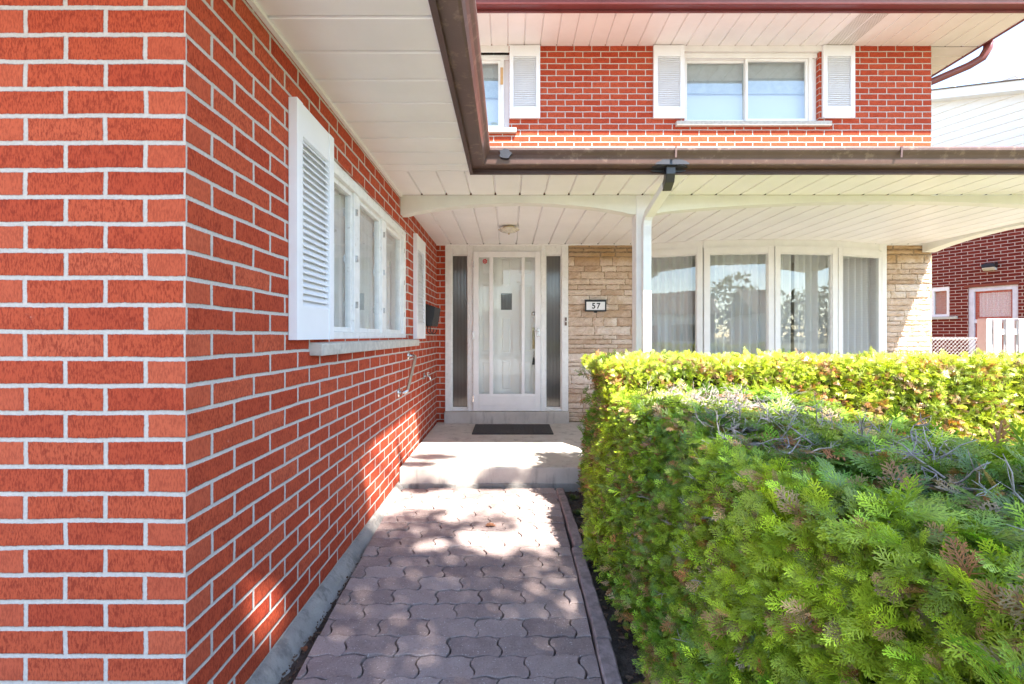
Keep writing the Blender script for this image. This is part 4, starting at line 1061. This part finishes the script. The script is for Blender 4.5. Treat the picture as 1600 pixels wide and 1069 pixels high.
# near hedge: trapezoid section; left face leans
def near_left_x(y, z): return .435+.175*(z/.80)+.02*np.sin(y*5)+.012*np.sin(y*13+z*9)-.0*(y)
TOPN = .785
def near_hedge():
    rng = np.random.default_rng(21)
    t = thing('hedge', 'clipped cedar hedge with bare grey twigs on top running beside the path', 'hedge', (.5, 2.6, 0))
    par = t; inv = Vector((-.5,-2.6,0))
    core = MB(); g = .085
    g = .12
    core.hexa([(.44+g,.35,-.04),(1.42-g,.35,-.04),(1.42-g,2.75,-.04),(.44+g,2.75,-.04),(.61+g,.35,TOPN-.09),(1.36-g,.35,TOPN-.09),(1.36-g,2.75,TOPN-.09),(.61+g,2.75,TOPN-.09)])
    o = core.build('shade_core', M['core'], par); o.location = inv
    V, Cc = [], []
    def put(P, N_, U_, size, col, variants, jit): v, c = scatter(P, N_, U_, size, col, variants, jit, rng); V.append(v); Cc.append(c)
    # left face
    n = 25000; y = .45+2.15*rng.random(n)**.85; z = TOPN*rng.random(n)**.9
    dep = rng.random(n)**1.1*.085-.012
    P = np.stack([near_left_x(y, z)+dep*1.5-.010*np.sin(y*23+z*7), y, z], 1)
    N_ = np.tile(np.array([-.75,-.15,.35]), (n,1)); U_ = np.tile(np.array([-.35,-.3,.8]), (n,1))
    near = y < 1.9
    col = fcol(P, rng, .045, .70, .05); sz = rng.uniform(.26, .72, n)*np.where(y > 1.05, .78, 1)
    col *= (1-.35*(dep > .04))[:,None]*0+1
    m1 = y < 1.05; m2 = (y >= 1.05) & (y < 1.75); m3 = (y >= 1.75) & (rng.random(n) < .8)
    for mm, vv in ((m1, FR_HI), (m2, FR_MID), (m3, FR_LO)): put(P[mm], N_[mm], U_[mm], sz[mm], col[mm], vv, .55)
    # top
    n = 10500; y = .42+2.2*rng.random(n); x0 = near_left_x(y, TOPN)+.01
    x = x0+(1.40-x0)*rng.random(n); dep = rng.random(n)**1.4*.09
    P = np.stack([x, y, TOPN-dep+.02*np.sin(x*9+y*4)+.012*np.sin(y*17)-.05*np.clip((x0+.07-x)/.07,0,1)**2], 1)
    a = rng.uniform(0, 2*PI, n); N_ = np.stack([.8*np.cos(a), .8*np.sin(a)-.15, np.full(n,.22)], 1); U_ = np.tile(np.array([0,0,1.]), (n,1))
    keep = pn(P*np.array([1,1,0]), 9, 8) > .22; P, N_, U_, y = P[keep], N_[keep], U_[keep], y[keep]; n = len(P)
    col = fcol(P, rng, .045, .55, .38); sz = rng.uniform(.45, 1.05, n); near = y < 1.9
    m1 = y < 1.15; m2 = (y >= 1.15) & (y < 1.8); m3 = y >= 1.8
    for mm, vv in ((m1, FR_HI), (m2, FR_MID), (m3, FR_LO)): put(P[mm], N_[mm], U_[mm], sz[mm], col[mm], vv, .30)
    # right side
    n = 1500; y = .5+2.1*rng.random(n); z = .2+(TOPN-.2)*rng.random(n); P = np.stack([np.full(n,1.42)-.05*rng.random(n), y, z], 1)
    put(P, np.tile([.8,0,.3],(n,1)), np.tile([.3,0,.8],(n,1)), rng.uniform(.7,1.1,n), fcol(P, rng), FR_LO, .5)
    # near end
    n = 500; x = .45+.95*rng.random(n); P = np.stack([x, np.full(n,.42)+.05*rng.random(n), TOPN*rng.random(n)], 1)
    put(P, np.tile([0,-.5,.5],(n,1)), np.tile([0,-.5,.8],(n,1)), rng.uniform(.5,.8,n), fcol(P, rng), FR_HI, .5)
    o = quad_object('foliage', np.concatenate(V), np.concatenate(Cc), M['foliage'], par); o.location = inv
    tw = MB(); n = 800
    y = .55+2.0*rng.random(n); x = .68+.66*rng.random(n); R_ = np.stack([x, y, TOPN-.025+.03*rng.random(n)], 1)
    pk = pn(R_*np.array([1,1,0]), 5, 4)+.25*np.exp(-((R_[:,0]-.85)**2/.06+(R_[:,1]-1.7)**2/.35)); sel = (pk > .68) | (rng.random(n) < .12); R_ = R_[sel]
    a = rng.uniform(0, 2*PI, len(R_)); Dd = np.stack([np.cos(a), np.sin(a), np.full(len(a), .12)], 1)
    branchy_twigs(tw, R_, Dd, rng.uniform(.05,.15,len(R_)), .0026, rng)
    n = 260; y = .6+1.9*rng.random(n); z = .15+.6*rng.random(n); R_ = np.stack([near_left_x(y, z)+.04, y, z], 1)
    branchy_twigs(tw, R_, np.tile([-.5,-.3,.3],(n,1))+rng.normal(0,.5,(n,3)), rng.uniform(.05,.10,n), .0019, rng)
    o = tw.build('bare_twigs', M['twig'], par, recalc=False); o.location = inv
near_hedge()

def back_hedge():
    rng = np.random.default_rng(33)
    t = thing('hedge', 'sunlit yellow green cedar hedge running along the front of the porch', 'hedge', (.6, 2.9, 0)); inv = Vector((-.6,-2.9,0))
    X0, X1, Y0_, Y1_, ZT = .52, 4.45, 2.58, 3.22, .95
    core = MB(); core.box(X0+.11, X1-.08, Y0_+.08, Y1_-.08, -.04, ZT-.08); o = core.build('shade_core', M['core'], t); o.location = inv
    V, Cc = [], []
    def put(P, N_, U_, size, col, variants, jit): v, c = scatter(P, N_, U_, size, col, variants, jit, rng); V.append(v); Cc.append(c)
    def bul(x, z): return .018*np.sin(x*7)+.012*np.sin(x*17+z*11)
    n = 14000; x = X0+.02+(3.6-X0)*rng.random(n)**.9; z = .45+(ZT-.45)*rng.random(n); dep = rng.random(n)**1.2*.10-.012
    P = np.stack([x, Y0_+bul(x,z)+dep, z], 1)
    put(P, np.tile([0,-.6,.5],(n,1)), np.tile([0,-.5,.7],(n,1)), rng.uniform(.22,.58,n), fcol(P, rng, .08, .75, 0, .30), FR_LO, .55)
    n = 1500; x = X0+(X1-X0)*rng.random(n); z = .45*rng.random(n); P = np.stack([x, Y0_+.03*rng.random(n), z], 1)
    put(P, np.tile([0,-.6,.5],(n,1)), np.tile([0,-.5,.7],(n,1)), rng.uniform(.6,1.0,n), fcol(P, rng, .06, .6, 0), FR_LO, .55)
    n = 10000; x = X0+(X1-X0)*rng.random(n)**1.1; y = Y0_+(Y1_-Y0_)*rng.random(n); dep = rng.random(n)**1.4*.07
    P = np.stack([x, y, ZT+.015*np.sin(x*8)+.010*np.sin(x*21+y*9)-dep], 1); a = rng.uniform(0, 2*PI, n)
    put(P, np.stack([.5*np.cos(a),.5*np.sin(a),np.full(n,.75)],1), np.tile([0,-.6,.7],(n,1)), rng.uniform(.22,.62,n), fcol(P, rng, .05, .9, 0, .40), FR_LO, .4)
    n = 4200; y = Y0_+(Y1_-Y0_)*rng.random(n); z = ZT*rng.random(n); xx = X0+.045*(y-Y0_)/.6+.06*(z/ZT)-.03*np.sin(z*6)+.012*np.sin(z*17+y*9)+.05*rng.random(n)**1.5
    P = np.stack([xx, y, z], 1)
    put(P, np.tile([-.75,-.1,.35],(n,1)), np.tile([-.35,-.3,.8],(n,1)), rng.uniform(.45,.8,n), fcol(P, rng, .14, .5, 0), FR_LO, .5)
    n = 2500; x = X0+(X1-X0)*rng.random(n); z = ZT*rng.random(n); P = np.stack([x, np.full(n, Y1_), z], 1)
    put(P, np.tile([0,.6,.4],(n,1)), np.tile([0,.4,.8],(n,1)), rng.uniform(.5,.8,n), fcol(P, rng), FR_LO, .5)
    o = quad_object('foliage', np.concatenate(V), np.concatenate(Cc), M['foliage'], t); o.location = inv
back_hedge()
for i, (x, y) in enumerate(((.455,3.12),(.43,2.86))):
    P = np.tile([x, y, -.03], (14,1)); a = rng.uniform(0, 2*PI, 14); v, c = scatter(P, np.stack([np.cos(a)*.6,np.sin(a)*.6,np.ones(14)*.7],1), np.tile([0,0,1.],(14,1)), rng.uniform(.3,.6,14), np.tile([.09,.15,.03],(14,1)), FR_LO, .2)
    o = quad_object('weed', v, c, M['foliage']); tag(o, ['tiny green weed by the porch step beside the edging', 'tiny green weed in the soil near the hedge foot'][i], 'weed')

# ------------------------------------------------------------------ fences beside the house
t = thing('chain_link_fence', 'low galvanised chain link fence between the two houses', 'fence', (4.78, 6.3, 0))
mb = MB(); L_ = 1.93
for xx in (0, L_): mb.tube([(xx,0,-.06),(xx,0,1.085)], .024, 10)
split_build(mb, 'fence_post', M['galv'], t)
mb = MB(); mb.tube([(0,0,1.06),(L_,0,1.06)], .014, 8); mb.build('top_rail', M['galv'], t)
mb = MB(); s_ = .055; hh = 1.08
k = -int(hh/s_)
while k*s_ < L_:
    for sg in (1, -1):
        x0 = k*s_; z0_, z1_ = 0.02, hh
        xa, xb = (x0, x0+hh-.02) if sg == 1 else (x0+hh-.02, x0)
        pa, pb = Vector((xa, -.018*sg*.2-.016, z0_)), Vector((xb, -.018*sg*.2-.016, z1_))
        # clip to 0..L
        d_ = pb-pa
        t0, t1 = 0, 1
        for lim, sgn in ((0,1),(L_,-1)):
            fa = sgn*(pa.x-lim); fb = sgn*(pb.x-lim)
            if fa < 0 and fb < 0: t0 = 2
            elif fa < 0: t0 = max(t0, fa/(fa-fb))
            elif fb < 0: t1 = min(t1, fa/(fa-fb))
        if t0 < t1: mb.tube([pa+d_*t0, pa+d_*t1], .0026, 4, cap=False)
    k += 1
mb.build('wire_mesh', M['galv'], t)
M['fence'] = simple('fence_paint', (.60,.59,.60), .6, var=.05, scale=20)
t = thing('picket_fence', 'white wooden picket gate panel beside the chain link fence', 'fence', (6.14, 5.8, 0))
mb = MB(); mb.box(0,.075,0,.12,-.06,1.318); mb.build('fence_post', M['fence'], t, bevel=.004)
for i in range(9):
    mb = MB(); x = .078+i*.160; mb.box(x, x+.092, -.022, -.002, .05, 1.318); mb.build('picket', M['fence'], t, bevel=.003)
for i in range(9):
    mb = MB(); x = .158+i*.160; mb.box(x, x+.092, .085, .105, .05, 1.30); mb.build('picket', M['fence'], t, bevel=.003)
mb = MB()
for z in (.3, 1.12): mb.box(.08, 1.5, .0, .04, z, z+.07)
mb.box(0,1.5,-.006,.11,1.319,1.326)
split_build(mb, 'fence_rail', M['fence'], t)

# ------------------------------------------------------------------ neighbour house
nb = thing('neighbour_house', 'dark red brick house with white siding above, to the right beyond the fence', 'house', (9.6, 10.1, 0), math.radians(25.15))
DR = (-1.245, -.508, .0, 2.13); NW = (-.20, .45, 1.53, 2.19)
mb = MB(); wall(mb, 'x', 0, .25, -12, 5, -.1, 3.6, [DR, NW]); mb.build('brick_wall', M['brick_nb'], nb, recalc=False)
mb = MB(); mb.box(.25, 8.5, -12, -11.8, 0, 3.6); mb.box(.25, 8.5, 4.8, 5, 0, 3.6); mb.box(.6, .65, -2, 1, 0, 2.4); mb.build('brick_wall', M['dark_int'], nb)
# siding gable: laps
mb = MB(); rid = 2.2
def rz_(y): return 6.50+.34*(rid-abs(y-rid)) -.0
za = 3.6
while za < 7.4:
    zb2 = za+.165
    # y extents under the rake at this lap
    lim = (rz_(rid)-za)/.34 if rz_(rid) > za else 0
    lo = max(-7, rid-lim); hi = min(7, rid+lim)
    if hi > lo: mb.prism([(0-.004, za), (.10, za), (.10, zb2), (-.0, zb2), ( .0, zb2)][:4], 'y', lo, hi); mb.box(-.022, .0, lo, hi, za-.012, za+.004)
    za = zb2
mb.build('siding_wall', M['vinyl'], nb)
mb = MB()
for s_ in (-1, 1):
    a_, b_ = rid, rid+s_*9
    z_a, z_b = rz_(rid), rz_(rid)-.34*9
    mb.hexa([(-.30,a_,z_a-.17),(8.8,a_,z_a-.17),(8.8,b_,z_b-.17),(-.30,b_,z_b-.17),(-.30,a_,z_a+.02),(8.8,a_,z_a+.02),(8.8,b_,z_b+.02),(-.30,b_,z_b+.02)])
mb.build('roof_trim', M['vinyl'], nb)
mb = MB()
for s_ in (-1, 1):
    a_, b_ = rid, rid+s_*9.05
    z_a, z_b = rz_(rid)+.021, rz_(rid)-.34*9.05+.021
    mb.hexa([(-.33,a_,z_a),(8.8,a_,z_a),(8.8,b_,z_b),(-.33,b_,z_b),(-.33,a_,z_a+.02),(8.8,a_,z_a+.02),(8.8,b_,z_b+.02),(-.33,b_,z_b+.02)])
ro = mb.build('roof', M['roof'], nb)
mb = MB(); mb.box(.35,.55,-1.10,-.93,5.3,6.42); mb.box(.33,.57,-1.12,-.91,6.42,6.46); mb.build('vent_pipe', M['galv'], ro)
d = MB(); y0, y1, zt_ = DR[0], DR[1], DR[3]
d.box(.02,.12,y0,y0+.085,0,zt_); d.box(.02,.12,y1-.085,y1,0,zt_); d.box(.02,.12,y0+.085,y1-.085,zt_-.09,zt_)
d.box(.035,.075,y0+.085,y1-.085,1.37,1.45); d.box(.035,.075,y0+.085,y1-.085,0,.35)
dd_ = d.build('storm_door', simple('pale_lilac_paint', (.66,.64,.70), .5), nb, bevel=.003)
mb = MB(); mb.box(.052,.056,y0+.085,y1-.085,.35,zt_-.09); mb.build('pane', M['glass'], dd_)
mb = MB(); mb.box(.09,.13,y0+.085,y1-.085,0,zt_-.09); mb.build('red_door', simple('red_door_paint', (.42,.06,.045), .5), nb)
mb = MB(); vs=[]; fs=[]; n=60
for i in range(n+1):
    yy = y0+.12+(y1-y0-.27)*i/n; xx = .084+.004*math.sin(i*.9)
    vs += [(xx,yy,1.50),(xx,yy,zt_-.13)]
for i in range(n): fs.append((2*i,2*i+2,2*i+3,2*i+1))
mb.add(vs, fs, True); mb.build('lace_curtain', simple('lace', (.66,.58,.60), .9, var=.25, scale=60), dd_)
mb = MB(); y0, y1, za, zb2 = NW
mb.box(.01,.08,y0,y0+.05,za,zb2); mb.box(.01,.08,y1-.05,y1,za,zb2); mb.box(.01,.08,y0+.05,y1-.05,za,za+.05); mb.box(.01,.08,y0+.05,y1-.05,zb2-.09,zb2); mb.box(.01,.08,-.05+.12,.0+.12,za+.05,zb2-.09)
w_ = mb.build('window', M['white'], nb, bevel=.003)
mb = MB(); mb.box(.05,.055,y0+.05,y1-.05,za+.05,zb2-.09); mb.build('pane', M['glass'], w_)
mb = MB(); mb.box(.1,.11,y0,y1,za,zb2); mb.build('curtain_panel', simple('dim_curtain', (.45,.30,.27), .9), w_)
mb = MB(); mb.box(-.05,.1,y0-.14,y1+.1,za-.06,za-.002); mb.build('sill', M['sill'], w_, bevel=.004)
mb = MB(); mb.box(-.015,.02,DR[0]-.02,DR[1]+.06,DR[3],DR[3]+.055); mb.build('door_lintel', simple('red_brown_steel', (.22,.045,.02), .6), nb)
Rn = math.radians(25.15)
def nbw(x, y, z): return (9.6+x*math.cos(Rn)-y*math.sin(Rn), 10.1+x*math.sin(Rn)+y*math.cos(Rn), z)
t = thing('wall_lamp', 'small dark outdoor lamp above the side door of the neighbouring house', 'wall lamp', nbw(0,-.86,2.52), Rn)
mb = MB(); mb.prism([(0,-.02),(-.05,-.02),(-.17,-.01),(-.16,.05),(-.04,.09),(0,.09)], 'y', -.10, .10); mb.build('lamp_housing', M['black'], t, bevel=.01)
mb = MB(); mb.prism([(-.01,-.07),(-.09,-.075),(-.15,-.03),(-.155,-.012),(-.01,-.022)], 'y', -.095, .095); mb.build('lamp_lens', simple('frosted_lens', (.6,.58,.55), .25), t, bevel=.01)

# ------------------------------------------------------------------ trees (a spruce shades the near part of the path; a bare maple is mirrored in the windows)
def leaf_cloud(P, size, col, rng):
    n = len(P); D = rng.normal(0,1,(n,3)); D /= np.linalg.norm(D,axis=1)[:,None]; U = rng.normal(0,1,(n,3)); U -= D*np.sum(U*D,1)[:,None]; U /= np.linalg.norm(U,axis=1)[:,None]
    a = size[:,None]; V = np.stack([P-D*a, P+U*a*.45, P+D*a, P-U*a*.45], 1).reshape(-1,3); return V, np.repeat(col, 4, 0)
def grow(mb, p, d, l, r, depth, rng, tips, spread=.55, n_child=3):
    pts = [p]; q = p; dd = d
    for i in range(3):
        dd = (dd+Vector(rng.normal(0,.13,3))).normalized(); q = q+dd*l/3; pts.append(q)
    mb.tube(pts, r, 6 if depth > 2 else 4, cap=False, rs=[r, r*.88, r*.78, r*.66])
    if depth == 0: tips.append((q, dd)); return
    for k in range(n_child):
        nd = (dd+Vector(rng.normal(0, spread, 3))+Vector((0,0,.12))).normalized()
        grow(mb, pts[3] if k < 2 else pts[2], nd, l*rng.uniform(.66,.82), r*.62, depth-1, rng, tips, spread, n_child)
rr_ = np.random.default_rng(4)
t = thing('shade_tree', 'dense leafy tree standing on the lawn behind the viewer, shading the path', 'tree', (1.33, -2.97, -.06))
mb = MB(); tips = []
mb.tube([(0,0,0),(.03,.02,1.2),(-.02,.03,2.4),(.02,0,3.6)], .14, 12, rs=[.17,.14,.12,.10]); grow(mb, Vector((.02,0,3.5)), Vector((0,0,1)), .95, .085, 4, rr_, tips, .55, 3)
for gx_, gy_ in ((-.68,3.72),(-.78,3.52),(-.12,3.36),(.16,3.40),(-.62,3.30)):
    mb.tube([(0,.1,5.6), (gx_*.5, .9, 6.15), (gx_-1.33+.388*6.35, gy_+2.97-.62*6.35, 6.35)], .02, 5, rs=[.03,.018,.006])
mb.build('trunk', M['bark'], t, recalc=False)
n = 92000; c0 = np.array([0,0,5.75]); u = rr_.normal(0,1,(n,3)); u /= np.linalg.norm(u,axis=1)[:,None]; rad = rr_.random(n)**.4
P = c0+u*rad[:,None]*np.array([3.0,2.1,1.75]); P = P[(pn(P, 1.7, 12) > .03)]
Xs = P[:,0]+1.33-.388*P[:,2]; Ys = P[:,1]-2.97+.62*P[:,2]      # crown leaves cut away along the sun rays to place sun flecks
keep = np.ones(len(P), bool)
for gx_, gy_, ga, gb in ((-.9,1.68,.045,.12),(-.02,2.48,.26,.15),(.14,2.66,.12,.1),(-.42,2.42,.10,.07),(.05,2.98,.42,.12),(-.9,3.0,.1,.3),(.25,2.80,.14,.12),(-.3,3.12,.3,.1),(-.35,2.75,.1,.05)):
    keep &= ((Xs-gx_)/ga)**2+((Ys-gy_)/gb)**2 > 1+.5*np.sin(P[:,0]*14+P[:,1]*9)
P = P[keep]
for gx_, gy_, ga, gb in ((-.68,3.72,.13,.05),(-.78,3.52,.10,.035),(-.12,3.36,.11,.05),(.16,3.40,.05,.05),(-.62,3.30,.12,.05)):  # outlying leaf clumps added to throw shadow patches on the porch slab
    k_ = 420; zz_ = rr_.uniform(6.2, 6.5, k_); a1 = rr_.normal(gx_, ga*.6, k_); a2 = rr_.normal(gy_, gb*.7, k_)
    P = np.concatenate([P, np.stack([a1-1.33+.388*zz_, a2+2.97-.62*zz_, zz_], 1)])
n = len(P)
v, c = leaf_cloud(P, rr_.uniform(.03,.058,n), np.array([.06,.12,.03])*rr_.uniform(.7,1.3,(n,1)), rr_); quad_object('crown', v, c, M['foliage'], t)
tr2 = thing('bare_tree', 'large bare maple on the lawn, mirrored in the bow window', 'tree', (8.5, -8.0, -.06))
mb = MB(); tips = []; mb.tube([(0,0,0),(.02,0,1.0),(0,0,2.2)], .2, 12, rs=[.26,.21,.18]); grow(mb, Vector((0,0,2.1)), Vector((0,0,1)), 1.6, .13, 6, rr_, tips, .50, 3)
mb.build('trunk', M['bark'], tr2, recalc=False)

# house across the street, seen mirrored in the panes
def far_house(loc, rz, wallm, label, w_=11, dpt=8, h_=3.0):
    t = thing('street_house', label, 'house', loc, rz, 'houses across the street')
    mb = MB(); wall(mb, 'y', 0, -.3, -w_/2, w_/2, 0, h_, [(-3.6,-1.8,.9,2.2),(-.5,.5,.05,2.1),(1.6,4.2,.7,2.2)]); mb.box(-w_/2, w_/2, -dpt, -dpt+.3, 0, h_); mb.box(-w_/2,-w_/2+.3,-dpt+.3,-.3,0,h_); mb.box(w_/2-.3,w_/2,-dpt+.3,-.3,0,h_)
    mb.build('wall', wallm, t, recalc=False)
    mb = MB(); o_ = .5; mb.prism([(-dpt-o_,h_),(o_,h_),(-dpt/2,h_+2.3)], 'x', -w_/2-.4, w_/2+.4); mb.build('roof', M['roof'], t)
    for (a,b,c,d_) in ((-3.6,-1.8,.9,2.2),(1.6,4.2,.7,2.2)):
        mb = MB(); mb.box(a,b,-.12,-.10,c,d_); mb.build('pane', M['reeded'], t)
        mb = MB(); mb.box(a,a+.07,-.09,.0,c,d_); mb.box(b-.07,b,-.09,.0,c,d_); mb.box(a+.07,b-.07,-.09,0,c,c+.07); mb.box(a+.07,b-.07,-.09,0,d_-.07,d_); mb.box((a+b)/2-.03,(a+b)/2+.03,-.09,0,c+.07,d_-.07); mb.build('window', M['white'], t)
    mb = MB(); mb.box(-.5,.5,-.15,-.1,.05,2.1); mb.build('door', M['maroon'], t)
far_house((-9, -30, -.06), 0, M['vinyl'], 'white sided bungalow across the street, opposite the driveway')
far_house((5, -31, -.06), 0, M['brick_nb'], 'dark brick bungalow across the street, opposite the porch')
far_house((19, -30, -.06), 0, M['vinyl'], 'white sided bungalow across the street, farthest along')
def tree_line():
    r = np.random.default_rng(9); V, Cc = [], []
    x = r.uniform(-110, 110, 26000); hmax = 5.5+2.2*np.sin(x*.13)+1.6*np.sin(x*.41+1)+1.0*np.sin(x*1.1)
    P = np.stack([x, r.uniform(-58,-50,len(x)), hmax*r.random(len(x))**.8], 1)
    v, c = leaf_cloud(P, r.uniform(.25,.6,len(x)), np.array([.10,.095,.06])*r.uniform(.6,1.4,(len(x),1)), r)
    tag(quad_object('far_woods', v, c, M['foliage']), 'distant line of trees beyond the houses across the street', 'woods', kind='stuff')
tree_line()
print('verts', sum(len(o.data.vertices) for o in scene.objects if o.type == 'MESH'))
